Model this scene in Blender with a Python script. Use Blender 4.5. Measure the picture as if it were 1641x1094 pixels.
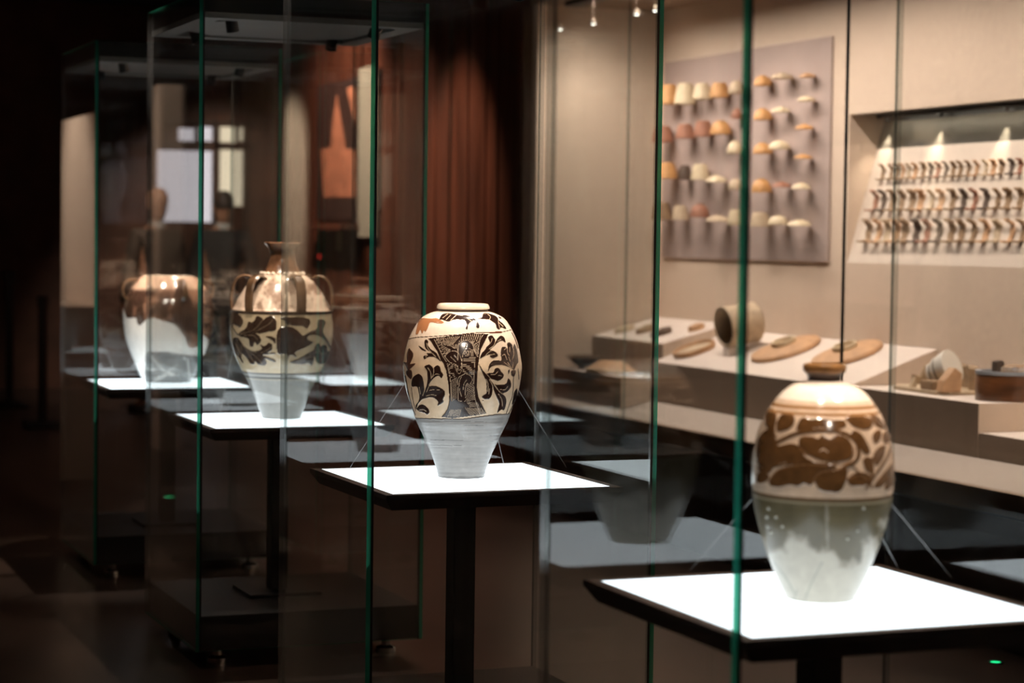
import bpy, math, random
import numpy as np
from mathutils import Matrix, Vector
for o in list(bpy.data.objects): bpy.data.objects.remove(o)
random.seed(4); RNG = np.random.default_rng(4)
SC = bpy.context.scene; COL = SC.collection

# ------------------------------------------------------------------ camera
FPX = 3410.345; YAW = 0.38344; PITCH = 0.0481826; ROLL = 0.0132676; EYE = 1.45
CXI, CYI = 820.5, 547.0
cy, sy = math.cos(YAW), math.sin(YAW); cp, sp = math.cos(PITCH), math.sin(PITCH); cr, sr = math.cos(ROLL), math.sin(ROLL)
fwd = Vector((cp*sy, cp*cy, -sp)); rgt = Vector((cy, -sy, 0)); upv = Vector((sp*sy, sp*cy, cp))
rx = rgt*cr + upv*sr; ux = upv*cr - rgt*sr
cam_d = bpy.data.cameras.new('camera'); cam = bpy.data.objects.new('camera', cam_d); COL.objects.link(cam)
m = Matrix((( rx.x, ux.x, -fwd.x, 0), (rx.y, ux.y, -fwd.y, 0), (rx.z, ux.z, -fwd.z, EYE), (0, 0, 0, 1)))
cam.matrix_world = m
cam_d.sensor_fit = 'HORIZONTAL'; cam_d.sensor_width = 36; cam_d.lens = FPX/1641*36
cam_d.clip_start = 0.05; cam_d.clip_end = 100
cam_d.dof.use_dof = True; cam_d.dof.focus_distance = 5.75; cam_d.dof.aperture_fstop = 3.0
SC.camera = cam

# ------------------------------------------------------------------ world, exposure
w = bpy.data.worlds.new('hall_air'); SC.world = w; w.use_nodes = True
w.node_tree.nodes['Background'].inputs[0].default_value = (0.010, 0.0075, 0.0062, 1)
w.node_tree.nodes['Background'].inputs[1].default_value = 0.5
SC.view_settings.view_transform = 'Standard'; SC.view_settings.look = 'None'
SC.view_settings.gamma = 1; SC.view_settings.exposure = 0.0; SC.view_settings.use_curve_mapping = False
SC.cycles.transparent_max_bounces = 64; SC.cycles.max_bounces = 12; SC.cycles.glossy_bounces = 6
SC.cycles.diffuse_bounces = 3; SC.cycles.caustics_reflective = False; SC.cycles.caustics_refractive = False
SC.cycles.sample_clamp_indirect = 6; SC.cycles.use_denoising = True

PANEL_E = 2.8            # light table panels
CASE_SPOT = 58.0         # each little spot in a case cap
STRIP_W = 54.0           # wall showcase light strips
SHOW_SPOT = 20.0         # wall showcase mini spots
NICHE_SPOT = 7.0

def light(name, kind, loc, power, color, parent=None, aim=None, size=0.03, cone=60, blend=0.5, size_y=None):
    d = bpy.data.lights.new(name, kind); d.energy = power; d.color = color
    o = bpy.data.objects.new(name, d); COL.objects.link(o); o.location = loc
    if kind == 'SPOT': d.spot_size = math.radians(cone); d.spot_blend = blend; d.shadow_soft_size = size
    elif kind == 'AREA':
        d.shape = 'RECTANGLE'; d.size = size; d.size_y = size_y or size
    else: d.shadow_soft_size = size
    if aim is not None:
        o.rotation_euler = (Vector(aim)-Vector(loc)).to_track_quat('-Z', 'Y').to_euler()
    if parent: o.parent = parent
    return o
WARM = (1.0, 0.84, 0.71)
SHOWL = (1.0, 0.84, 0.75)
WARM2 = (1.0, 0.84, 0.68)

# ------------------------------------------------------------------ image maths (true ray / plane intersections)
def P(X, Y, Z):
    x = X*cy-Y*sy; y = X*sy+Y*cy; z = Z-EYE
    yy = y*cp-z*sp; zz = y*sp+z*cp
    u = x/yy*FPX; v = -zz/yy*FPX
    return CXI+u*cr-v*sr, CYI+u*sr+v*cr
def ray(px, py):
    a, b = px-CXI, py-CYI; u = a*cr+b*sr; v = -a*sr+b*cr
    x = u/FPX; zz = -v/FPX
    y = cp+zz*sp; z = -sp+zz*cp
    return Vector((x*cy+y*sy, -x*sy+y*cy, z))
def atx(px, py, X): r = ray(px, py); t = X/r.x; return Vector((X, r.y*t, EYE+r.z*t))
def aty(px, py, Y): r = ray(px, py); t = Y/r.y; return Vector((r.x*t, Y, EYE+r.z*t))
def atz(px, py, Z): r = ray(px, py); t = (Z-EYE)/r.z; return Vector((r.x*t, r.y*t, Z))
def atplane(px, py, p0, n):
    r = ray(px, py); o = Vector((0, 0, EYE)); t = (Vector(p0)-o).dot(n)/r.dot(n); return o+r*t
def pxm(p):     # pixels per metre at a point
    return FPX/((p[0]*sy+p[1]*cy)*cp-(p[2]-EYE)*sp)

# ------------------------------------------------------------------ materials
MATS = {}
def mat(name, color, rough=0.5, metal=0.0, spec=0.5, var=0.0, scale=20.0, bump=0.0, bscale=60.0, stretch=(1, 1, 1), coat=0.0, emit=None, estr=0.0):
    m = bpy.data.materials.new(name); m.use_nodes = True; nt = m.node_tree; b = nt.nodes['Principled BSDF']
    b.inputs['Base Color'].default_value = (*color, 1); b.inputs['Roughness'].default_value = rough
    b.inputs['Metallic'].default_value = metal; b.inputs['Specular IOR Level'].default_value = spec
    b.inputs['Coat Weight'].default_value = coat
    if emit: b.inputs['Emission Color'].default_value = (*emit, 1); b.inputs['Emission Strength'].default_value = estr
    if var or bump:
        tc = nt.nodes.new('ShaderNodeTexCoord'); mp = nt.nodes.new('ShaderNodeMapping'); mp.inputs['Scale'].default_value = stretch
        nt.links.new(tc.outputs['Object'], mp.inputs[0])
    if var:
        n = nt.nodes.new('ShaderNodeTexNoise'); n.inputs['Scale'].default_value = scale; n.inputs['Detail'].default_value = 5
        nt.links.new(mp.outputs[0], n.inputs['Vector'])
        r = nt.nodes.new('ShaderNodeValToRGB')
        lo = [max(0, c*(1-var)) for c in color]; hi = [min(1, c*(1+var)) for c in color]
        r.color_ramp.elements[0].position = 0.3; r.color_ramp.elements[1].position = 0.7
        r.color_ramp.elements[0].color = (*lo, 1); r.color_ramp.elements[1].color = (*hi, 1)
        nt.links.new(n.outputs['Fac'], r.inputs[0]); nt.links.new(r.outputs[0], b.inputs['Base Color'])
    if bump:
        n2 = nt.nodes.new('ShaderNodeTexNoise'); n2.inputs['Scale'].default_value = bscale; n2.inputs['Detail'].default_value = 4
        nt.links.new(mp.outputs[0], n2.inputs['Vector'])
        bp = nt.nodes.new('ShaderNodeBump'); bp.inputs['Strength'].default_value = bump; bp.inputs['Distance'].default_value = 0.004
        nt.links.new(n2.outputs['Fac'], bp.inputs['Height']); nt.links.new(bp.outputs[0], b.inputs['Normal'])
    MATS[name] = m; return m
def emat(name, color, s):
    m = bpy.data.materials.new(name); m.use_nodes = True; nt = m.node_tree; nt.nodes.clear()
    e = nt.nodes.new('ShaderNodeEmission'); e.inputs[0].default_value = (*color, 1); e.inputs[1].default_value = s
    o = nt.nodes.new('ShaderNodeOutputMaterial'); nt.links.new(e.outputs[0], o.inputs[0]); MATS[name] = m; return m
def glassmat(name, tint, r0=0.045):
    m = bpy.data.materials.new(name); m.use_nodes = True; nt = m.node_tree; nt.nodes.clear()
    t = nt.nodes.new('ShaderNodeBsdfTransparent'); t.inputs[0].default_value = (*tint, 1)
    g = nt.nodes.new('ShaderNodeBsdfGlossy'); g.inputs['Roughness'].default_value = 0.0; g.inputs[0].default_value = (1, 1, 1, 1)
    lw = nt.nodes.new('ShaderNodeLayerWeight'); lw.inputs['Blend'].default_value = 0.5
    pw = nt.nodes.new('ShaderNodeMath'); pw.operation = 'POWER'; pw.inputs[1].default_value = 5
    mu = nt.nodes.new('ShaderNodeMath'); mu.operation = 'MULTIPLY_ADD'; mu.inputs[1].default_value = 1-r0; mu.inputs[2].default_value = r0
    mx = nt.nodes.new('ShaderNodeMixShader'); o = nt.nodes.new('ShaderNodeOutputMaterial')
    nt.links.new(lw.outputs['Facing'], pw.inputs[0]); nt.links.new(pw.outputs[0], mu.inputs[0]); nt.links.new(mu.outputs[0], mx.inputs[0])
    nt.links.new(t.outputs[0], mx.inputs[1]); nt.links.new(g.outputs[0], mx.inputs[2]); nt.links.new(mx.outputs[0], o.inputs[0])
    MATS[name] = m; return m
GLASS = glassmat('clear_glass', (0.985, 0.992, 0.988))
def edgemat(name):
    # polished cut edge: light carried inside the pane glows through it in green
    m = bpy.data.materials.new(name); m.use_nodes = True; nt = m.node_tree; nt.nodes.clear()
    tl = nt.nodes.new('ShaderNodeBsdfTranslucent'); tl.inputs[0].default_value = (0.06, 0.62, 0.42, 1)
    tr = nt.nodes.new('ShaderNodeBsdfTransparent'); tr.inputs[0].default_value = (0.06, 0.36, 0.22, 1)
    gl = nt.nodes.new('ShaderNodeBsdfGlossy'); gl.inputs['Roughness'].default_value = 0.15
    n = nt.nodes.new('ShaderNodeTexNoise'); n.inputs['Scale'].default_value = 3
    m1 = nt.nodes.new('ShaderNodeMixShader'); m1.inputs[0].default_value = 0.45; m2 = nt.nodes.new('ShaderNodeMixShader'); m2.inputs[0].default_value = 0.05
    o = nt.nodes.new('ShaderNodeOutputMaterial')
    nt.links.new(tl.outputs[0], m1.inputs[1]); nt.links.new(tr.outputs[0], m1.inputs[2]); nt.links.new(m1.outputs[0], m2.inputs[1]); nt.links.new(gl.outputs[0], m2.inputs[2]); nt.links.new(m2.outputs[0], o.inputs[0])
    MATS[name] = m; return m
edgemat('glass_edge')
def clearjoint(name):
    m = bpy.data.materials.new(name); m.use_nodes = True; nt = m.node_tree; nt.nodes.clear()
    tr = nt.nodes.new('ShaderNodeBsdfTransparent'); tr.inputs[0].default_value = (0.72, 0.76, 0.75, 1)
    gl = nt.nodes.new('ShaderNodeBsdfGlossy'); gl.inputs['Roughness'].default_value = 0.25
    m2 = nt.nodes.new('ShaderNodeMixShader'); m2.inputs[0].default_value = 0.18; o = nt.nodes.new('ShaderNodeOutputMaterial')
    nt.links.new(tr.outputs[0], m2.inputs[1]); nt.links.new(gl.outputs[0], m2.inputs[2]); nt.links.new(m2.outputs[0], o.inputs[0]); MATS[name] = m
clearjoint('joint_clear')
mat('joint_dark', (0.006, 0.006, 0.006), 0.35)
mat('black_paint', (0.007, 0.0065, 0.006), 0.45, var=0.2, scale=8)
mat('cap_grey', (0.22, 0.22, 0.21), 0.45, var=0.06, scale=9)
mat('cap_grey_dark', (0.15, 0.15, 0.145), 0.5, var=0.06, scale=9)
mat('lamp_black', (0.01, 0.01, 0.01), 0.4)
mat('steel', (0.6, 0.58, 0.55), 0.25, metal=1)
mat('table_wood', (0.035, 0.021, 0.016), 0.5, var=0.3, scale=12, stretch=(1, 6, 1))
emat('panel_light', (0.86, 0.945, 1.0), PANEL_E)
mat('floor_dark', (0.055, 0.033, 0.023), 0.32, spec=0.5, var=0.45, scale=2.2, bump=0.05, bscale=15, stretch=(1, 0.35, 1))
mat('ceiling_black', (0.006, 0.0055, 0.005), 0.8, var=0.2, scale=3)
mat('wall_red', (0.055, 0.009, 0.006), 0.7, var=0.3, scale=2)
mat('far_brown', (0.12, 0.05, 0.028), 0.6, var=0.35, scale=3)
mat('linen', (0.68, 0.54, 0.425), 0.85, spec=0.2, var=0.035, scale=30, bump=0.08, bscale=220)
mat('linen_pale', (0.72, 0.61, 0.51), 0.85, spec=0.2, var=0.03, scale=30, bump=0.06, bscale=220)
mat('mauve', (0.43, 0.335, 0.30), 0.8, spec=0.2, var=0.03, scale=18)
mat('plinth_cloth', (0.74, 0.64, 0.56), 0.85, spec=0.2, var=0.03, scale=40, bump=0.05, bscale=260)
mat('deck_cloth_shaded', (0.47, 0.395, 0.335), 0.85, spec=0.2, var=0.03, scale=40, bump=0.05, bscale=260)  # plinth cloth darkened in colour, for the weaker light on the deck
mat('plinth_front_shaded', (0.34, 0.255, 0.19), 0.85, spec=0.2, var=0.04, scale=40, bump=0.05, bscale=260)  # plinth cloth again, with the shade of upright faces put into its colour
mat('showcase_base', (0.010, 0.008, 0.007), 0.4, var=0.2, scale=6)
mat('niche_steel', (0.26, 0.235, 0.19), 0.5, var=0.05, scale=8)
mat('wood_red', (0.122, 0.034, 0.017), 0.38, spec=0.45, var=0.45, scale=5, bump=0.1, bscale=40, stretch=(3, 3, 0.25))
mat('fine_thread', (0.45, 0.45, 0.45), 0.3, spec=0.6)

# ------------------------------------------------------------------ mesh helpers
class MB:
    def __init__(s): s.v = []; s.f = []; s.mi = []
    def quad(s, pts, mi=0):
        k = len(s.v); s.v += [tuple(p) for p in pts]; s.f.append(tuple(range(k, k+len(pts)))); s.mi.append(mi)
    def box(s, x0, x1, y0, y1, z0, z1, mi=0, side=None):
        k = len(s.v)
        s.v += [(x0, y0, z0), (x1, y0, z0), (x1, y1, z0), (x0, y1, z0), (x0, y0, z1), (x1, y0, z1), (x1, y1, z1), (x0, y1, z1)]
        fs = [(3, 2, 1, 0), (4, 5, 6, 7), (0, 1, 5, 4), (2, 3, 7, 6), (1, 2, 6, 5), (3, 0, 4, 7)]  # bottom top front(-y) back(+y) right left
        for i, f in enumerate(fs):
            s.f.append(tuple(k+j for j in f)); s.mi.append(side[i] if side else mi)
        return s
    def prism(s, poly, a0, a1, axis='y', mi=0):      # poly in the other two axes
        n = len(poly); k = len(s.v)
        def mk(p, a): return {'y': (p[0], a, p[1]), 'z': (p[0], p[1], a), 'x': (a, p[0], p[1])}[axis]
        s.v += [mk(p, a0) for p in poly]+[mk(p, a1) for p in poly]
        s.f.append(tuple(range(k, k+n))); s.f.append(tuple(range(k+2*n-1, k+n-1, -1))); s.mi += [mi, mi]
        for i in range(n):
            j = (i+1) % n; s.f.append((k+j, k+i, k+n+i, k+n+j)); s.mi.append(mi)
        return s
    def lathe(s, prof, seg=32, c=(0, 0, 0), mi=0, M=None, closed=False, a0=0.0, a1=2*math.pi, phase=0.0):
        k = len(s.v); n = len(prof); full = abs(a1-a0-2*math.pi) < 1e-6; cols = seg if full else seg+1
        for i in range(cols):
            a = a0+(a1-a0)*i/seg+phase
            for (r, z) in prof:
                p = Vector((r*math.cos(a), r*math.sin(a), z))
                if M is not None: p = M @ p
                s.v.append((p.x+c[0], p.y+c[1], p.z+c[2]))
        for i in range(seg):
            i2 = (i+1) % cols
            for j in range(n if closed else n-1):
                j2 = (j+1) % n
                s.f.append((k+i*n+j, k+i2*n+j, k+i2*n+j2, k+i*n+j2)); s.mi.append(mi)
        return s
    def tube(s, pts, rad, seg=8, mi=0, flat=1.0, up=(0, 0, 1)):
        pts = [Vector(p) for p in pts]; n = len(pts); k = len(s.v)
        rads = rad if isinstance(rad, (list, tuple)) else [rad]*n
        for i, p in enumerate(pts):
            d = (pts[min(i+1, n-1)]-pts[max(i-1, 0)]).normalized()
            u = Vector(up); u = u-d*u.dot(d)
            if u.length < 1e-4: u = Vector((1, 0, 0)); u = u-d*u.dot(d)
            u.normalize(); v = d.cross(u)
            for j in range(seg):
                a = 2*math.pi*j/seg; q = p+(u*math.cos(a)*flat+v*math.sin(a))*rads[i]; s.v.append(tuple(q))
        for i in range(n-1):
            for j in range(seg):
                j2 = (j+1) % seg; s.f.append((k+i*seg+j, k+i*seg+j2, k+(i+1)*seg+j2, k+(i+1)*seg+j)); s.mi.append(mi)
        s.f.append(tuple(k+j for j in range(seg))[::-1]); s.f.append(tuple(k+(n-1)*seg+j for j in range(seg))); s.mi += [mi, mi]
        return s
    def build(s, name, mats, parent=None, smooth=False, loc=None, bevel=0.0):
        me = bpy.data.meshes.new(name); me.from_pydata(s.v, [], s.f)
        for mm in (mats if isinstance(mats, (list, tuple)) else [mats]):
            me.materials.append(MATS[mm] if isinstance(mm, str) else mm)
        me.polygons.foreach_set('material_index', s.mi)
        if smooth:
            me.polygons.foreach_set('use_smooth', [True]*len(me.polygons))
        import bmesh
        bm = bmesh.new(); bm.from_mesh(me); bmesh.ops.recalc_face_normals(bm, faces=bm.faces)
        if bevel: bmesh.ops.bevel(bm, geom=list(bm.edges), offset=bevel, segments=2, affect='EDGES', profile=0.5)
        bm.to_mesh(me); bm.free()
        if smooth: me.set_sharp_from_angle(angle=math.radians(42))
        o = bpy.data.objects.new(name, me); COL.objects.link(o)
        if parent: o.parent = parent
        if loc is not None: o.location = loc
        return o
def thing(name, label, cat, loc=(0, 0, 0), rotz=0.0, group=None):
    o = bpy.data.objects.new(name, None); COL.objects.link(o); o.location = loc; o.rotation_euler = (0, 0, rotz)
    o.empty_display_size = 0.1; o['label'] = label; o['category'] = cat
    if group: o['group'] = group
    return o
def tag(o, label, cat, group=None):
    o['label'] = label; o['category'] = cat
    if group: o['group'] = group
    return o
def struct(o): o['kind'] = 'structure'; return o
def child(mesh_obj, name, parent, loc=(0, 0, 0), rot=(0, 0, 0)):
    c = bpy.data.objects.new(name, mesh_obj.data); COL.objects.link(c); c.parent = parent; c.location = loc; c.rotation_euler = rot; return c

# ------------------------------------------------------------------ the hall
struct(MB().box(-4.2, 8.2, -4.2, 26, -0.12, 0.0).build('floor', 'floor_dark'))
struct(MB().box(-4.2, 8.2, -4.2, 26, 3.6, 3.7).build('ceiling', 'ceiling_black'))
struct(MB().box(-4.2, -4.0, -4.2, 26, 0, 3.6).build('wall_left', 'wall_red'))
struct(MB().box(-4.0, 8.2, -4.2, -4.0, 0, 3.6).build('wall_behind', 'ceiling_black'))
WX0, WX1 = 4.52, 5.27            # wall showcase front glass and back wall
YEND = 10.88
struct(MB().box(6.2, 6.4, -4.0, 26, 0, 3.6).build('wall_right', 'ceiling_black'))
# far end wall with two lit openings behind a wooden lattice
FY = 20.0
fw = MB(); fw.box(-4.0, 6.2, FY, FY+0.2, 0, 3.6)
struct(fw.build('wall_far', 'far_brown'))
# red wooden panelling along the right beyond the wall showcase, one board after another
ww = MB().box(4.66, 4.9, 10.99, 16.3, 0, 3.3).build('wall_panelling', 'ceiling_black'); struct(ww)
yy = 10.99; k = 0
widths = [0.16, 0.21, 0.13, 0.24, 0.18, 0.15]
while yy < 16.28:
    wd = min(widths[k % 6], 16.3-yy); dx = [0.0, 0.012, 0.004, 0.018, 0.007][k % 5]
    MB().box(4.615+dx, 4.66, yy+0.003, yy+wd-0.003, 0.0, 3.3).build('plank', 'wood_red', ww, bevel=0.002)
    yy += wd; k += 1
# dark header above the wall showcase
struct(MB().box(4.46, 6.2, -1.0, 10.99, 2.80, 3.6).build('trim_1', 'ceiling_black'))

# ------------------------------------------------------------------ glass display cases
def display_case(cx, cyy, label, gain=1.0):
    t = thing('display_case', label, 'display case', (cx, cyy, 0), 0, 'tall glass cases in a row')
    H0, H1, T, h, J = 0.06, 2.25, 0.012, 0.40, 0.006
    GE = [1, 1, 1, 2, 0, 0]      # x-thin pane: faces right/left are glass, the rest cut edge
    GF = [1, 1, 0, 0, 2, 2]
    MB().box(-h, -h+T, -h, h, H0, H1, side=GE).build('glass_pane', [GLASS, 'glass_edge', 'joint_clear'], t)
    MB().box(h-T, h, -h, h, H0, H1, side=GE).build('glass_pane', [GLASS, 'glass_edge', 'joint_clear'], t)
    MB().box(-h+T+J, h-T-J, -h, -h+T, H0, H1, side=GF).build('glass_pane', [GLASS, 'glass_edge', 'joint_clear'], t)
    MB().box(-h+T+J, h-T-J, h-T, h, H0, H1, side=GF).build('glass_pane', [GLASS, 'glass_edge', 'joint_clear'], t)
    for sx in (-1, 1):
        for s_y in (-1, 1):
            x0 = -h+T if sx < 0 else h-T-J
            y0 = -h if s_y < 0 else h-T
            MB().box(x0, x0+J, y0+(0 if s_y < 0 else T-0.002), y0+(0.002 if s_y < 0 else T), H0, H1).build('corner_joint', 'joint_dark' if s_y < 0 else 'joint_clear', t)
    q = h-T-0.002
    MB().box(-q, q, -q, q, H0, 0.177).build('base', 'black_paint', t, bevel=0.003)
    for sx in (-1, 1):
        for s_y in (-1, 1):
            MB().lathe([(0.0, 0.0), (0.035, 0.0), (0.035, 0.02), (0.015, 0.028), (0.015, 0.06), (0, 0.06)], 16, (sx*0.3, s_y*0.3, 0)).build('foot', 'steel', t, smooth=True)
    cap = MB().box(-q, q, -q, q, 2.185, H1).build('cap', 'black_paint', t, bevel=0.002)
    # pale metal frame of the cap underside: rim, recessed centre tray with cut corners
    f = MB(); a, b = q, 0.315
    for (x0, x1, y0, y1) in ((-a, a, -a, -b), (-a, a, b, a), (-a, -b, -b, b), (b, a, -b, b)): f.box(x0, x1, y0, y1, 2.165, 2.184)
    f.build('cap_frame', 'cap_grey', t)
    c = 0.13; tr = [(-b+c, -b+0.012), (b-c, -b+0.012), (b-0.012, -b+c), (b-0.012, b-c), (b-c, b-0.012), (-b+c, b-0.012), (-b+0.012, b-c), (-b+0.012, -b+c)]
    MB().prism(tr, 2.172, 2.184, 'z').build('cap_tray', 'cap_grey', t)
    for sx in (-1, 1):
        for s_y in (-1, 1):
            lx, ly = sx*0.255, s_y*0.255
            d = (Vector((0, 0, 1.1))-Vector((lx, ly, 2.15))).normalized()
            M = d.to_track_quat('Z', 'Y').to_matrix().to_4x4(); M.translation = (lx, ly, 2.165)
            sl = MB().lathe([(0, -0.02), (0.02, -0.02), (0.022, 0.03), (0.018, 0.03), (0.016, 0.022), (0, 0.022)], 16, M=M).build('spot_lamp', 'lamp_black', t, smooth=True)
            lp = Vector((lx, ly, 2.165))+d*0.045
            if s_y < 0 or sx > 0:
                light('spot_light', 'SPOT', lp, CASE_SPOT*(0.75 if sx < 0 else 1.0)*gain, WARM, t, aim=(0, 0.0, 1.05), size=0.012, cone=38, blend=0.6)
    return t
CASES = [(1.999, 3.405), (2.046, 5.434), (2.066, 7.310), (2.101, 9.275)]
display_case(*CASES[0], 'nearest tall glass case, around the brown floral jar at the right')
display_case(*CASES[1], 'second tall glass case from the right, around the jar with black scrolling leaves')
display_case(*CASES[2], 'third tall glass case from the right, around the handled vase with the narrow neck')
display_case(*CASES[3], 'farthest tall glass case at the left, around the white-patched broken jar', 1.5)
display_case(0.22, 9.3, 'tall glass case of the row opposite, seen mirrored in the second case')

ZT = 0.795
def light_table(x, y, rot, label, size=0.664):
    t = thing('light_table', label, 'table', (x, y, 0.177), rot, 'pedestal tables with glowing tops')
    h = size/2; g = 0.307*size/0.664; zt = ZT-0.177
    MB().box(-0.13, 0.13, -0.13, 0.13, 0.0, 0.012).build('foot_plate', 'black_paint', t, bevel=0.003)
    MB().box(-0.032, 0.032, -0.032, 0.032, 0.012, zt-0.042).build('column', 'black_paint', t, bevel=0.004)
    fr = MB(); hb = h-0.022
    top = zt; lo = zt-0.042; e = zt-0.012
    def ring(r, z): return [(-r, -r, z), (r, -r, z), (r, r, z), (-r, r, z)]
    R = [ring(g, top), ring(h, top), ring(h, e), ring(hb, lo)]
    for A, B in zip(R[:-1], R[1:]):
        for i in range(4): fr.quad([A[i], A[(i+1) % 4], B[(i+1) % 4], B[i]])
    fr.quad(R[3][::-1])
    fr.build('table_frame', 'table_wood', t)
    MB().box(-g, g, -g, g, zt-0.02, zt-0.0005).build('light_panel', 'panel_light', t)
    return t
TABLES = [(1.993, 3.402, -0.002, 0.664), (2.051, 5.440, 0.008, 0.664), (2.066, 7.345, -0.003, 0.655), (2.095, 9.245, -0.02, 0.655)]
TL = ['glowing white pedestal table under the brown floral jar, nearest one', 'glowing white pedestal table under the jar with black scrolling leaves',
      'glowing white pedestal table under the narrow-necked handled vase', 'glowing white pedestal table under the white-patched broken jar, farthest one']
TABLES.append((0.22, 9.3, 0.0, 0.664)); TL.append('glowing white pedestal table seen mirrored left of the black-leaved jar')
for tb, l in zip(TABLES, TL): light_table(tb[0], tb[1], tb[2], l, tb[3])

# ------------------------------------------------------------------ painted vases
def catmull(pts, closed=True, k=4):
    n = len(pts); out = []
    P_ = [np.array(p, float) for p in pts]
    rng = range(n) if closed else range(n-1)
    for i in rng:
        if closed: p0, p1, p2, p3 = P_[i-1], P_[i], P_[(i+1) % n], P_[(i+2) % n]
        else: p0, p1, p2, p3 = P_[max(i-1, 0)], P_[i], P_[i+1], P_[min(i+2, n-1)]
        for j in range(k):
            t = j/k
            out.append(0.5*((2*p1)+(p2-p0)*t+(2*p0-5*p1+4*p2-p3)*t*t+(3*p1-p0-3*p2+p3)*t**3))
    if not closed: out.append(P_[-1])
    return np.array(out)
class Paint:
    def __init__(s, px, py, base):
        s.x = px; s.y = py; s.c = np.tile(np.array(base, float), (len(px), 1)); s.h = np.zeros(len(px)); s.o = (0, 0, 1.0)
    def frame(s, ox, oy, sc): s.o = (ox, oy, sc); return s
    def T(s, pts): return [(s.o[0]+p[0]/s.o[2], s.o[1]+p[1]/s.o[2]) for p in pts]
    def inside(s, pts, smooth=True):
        q = catmull(pts) if smooth else np.array(pts, float)
        x0, y0 = q.min(0); x1, y1 = q.max(0)
        idx = np.where((s.x >= x0) & (s.x <= x1) & (s.y >= y0) & (s.y <= y1))[0]
        X = s.x[idx]; Y = s.y[idx]; ins = np.zeros(len(idx), bool)
        for a, b in zip(q, np.roll(q, -1, 0)):
            cnd = (a[1] > Y) != (b[1] > Y)
            if not cnd.any(): continue
            xi = (b[0]-a[0])*(Y-a[1])/(b[1]-a[1]+1e-12)+a[0]
            ins ^= cnd & (X < xi)
        return idx[ins]
    def fill(s, pts, col, smooth=True, h=None, raw=False, only=None):
        i = s.inside(pts if raw else s.T(pts), smooth)
        if only is not None: i = i[only[i]]
        s.c[i] = col
        if h is not None: s.h[i] = h
        return i
    def stroke(s, pts, width, col, smooth=True, h=None, raw=False, mask=None):
        q = pts if raw else s.T(pts)
        q = catmull(q, False) if smooth and len(q) > 2 else np.array(q, float)
        wd = width/2
        for a, b in zip(q[:-1], q[1:]):
            lo = np.minimum(a, b)-wd-.1; hi = np.maximum(a, b)+wd+.1
            idx = np.where((s.x >= lo[0]) & (s.x <= hi[0]) & (s.y >= lo[1]) & (s.y <= hi[1]))[0]
            if mask is not None: idx = idx[mask[idx]]
            if not len(idx): continue
            d = b-a; L = (d*d).sum()+1e-9
            t = np.clip(((s.x[idx]-a[0])*d[0]+(s.y[idx]-a[1])*d[1])/L, 0, 1)
            ds = np.hypot(s.x[idx]-a[0]-t*d[0], s.y[idx]-a[1]-t*d[1])
            k_ = idx[ds < wd]; s.c[k_] = col
            if h is not None: s.h[k_] = h
    def hatch(s, p0, p1, q0, q1, n, wd, col, mask=None):
        for i in range(n):
            t = i/max(n-1, 1)
            a = (p0[0]+(p1[0]-p0[0])*t, p0[1]+(p1[1]-p0[1])*t); b = (q0[0]+(q1[0]-q0[0])*t, q0[1]+(q1[1]-q0[1])*t)
            s.stroke([a, b], wd, col, False, mask=mask)
def vnoise(x, y, seed=0, octv=4):
    r = np.random.default_rng(seed); out = np.zeros_like(x); amp = 1.0; fr = 1.0
    for _ in range(octv):
        g = r.random((64, 64)); u = (x*fr) % 64; v = (y*fr) % 64
        i = u.astype(int) % 64; j = v.astype(int) % 64; a = u-np.floor(u); b = v-np.floor(v); a = a*a*(3-2*a); b = b*b*(3-2*b)
        i2 = (i+1) % 64; j2 = (j+1) % 64
        out += amp*(g[i, j]*(1-a)*(1-b)+g[i2, j]*a*(1-b)+g[i, j2]*(1-a)*b+g[i2, j2]*a*b); amp *= 0.5; fr *= 2
    return out/1.875
def vasemat(name, rough, coat):
    m = bpy.data.materials.new(name); m.use_nodes = True; nt = m.node_tree; b = nt.nodes['Principled BSDF']
    a = nt.nodes.new('ShaderNodeAttribute'); a.attribute_name = 'paint'
    tc = nt.nodes.new('ShaderNodeTexCoord'); n = nt.nodes.new('ShaderNodeTexNoise'); n.inputs['Scale'].default_value = 60; n.inputs['Detail'].default_value = 6
    nt.links.new(tc.outputs['Object'], n.inputs['Vector'])
    r = nt.nodes.new('ShaderNodeMapRange'); r.inputs['To Min'].default_value = 0.82; r.inputs['To Max'].default_value = 1.14
    nt.links.new(n.outputs['Fac'], r.inputs['Value'])
    mx = nt.nodes.new('ShaderNodeVectorMath'); mx.operation = 'SCALE'
    nt.links.new(a.outputs['Color'], mx.inputs[0]); nt.links.new(r.outputs[0], mx.inputs['Scale'])
    nt.links.new(mx.outputs[0], b.inputs['Base Color'])
    rr = nt.nodes.new('ShaderNodeMath'); rr.operation = 'MULTIPLY'; rr.inputs[1].default_value = 1.0
    nt.links.new(a.outputs['Alpha'], b.inputs['Roughness'])
    b.inputs['Coat Weight'].default_value = coat; b.inputs['Coat Roughness'].default_value = 0.12
    bp = nt.nodes.new('ShaderNodeBump'); bp.inputs['Strength'].default_value = 0.12; bp.inputs['Distance'].default_value = 0.002
    n2 = nt.nodes.new('ShaderNodeTexNoise'); n2.inputs['Scale'].default_value = 35; nt.links.new(tc.outputs['Object'], n2.inputs['Vector'])
    nt.links.new(n2.outputs['Fac'], bp.inputs['Height']); nt.links.new(bp.outputs[0], b.inputs['Normal'])
    MATS[name] = m; return m
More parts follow.
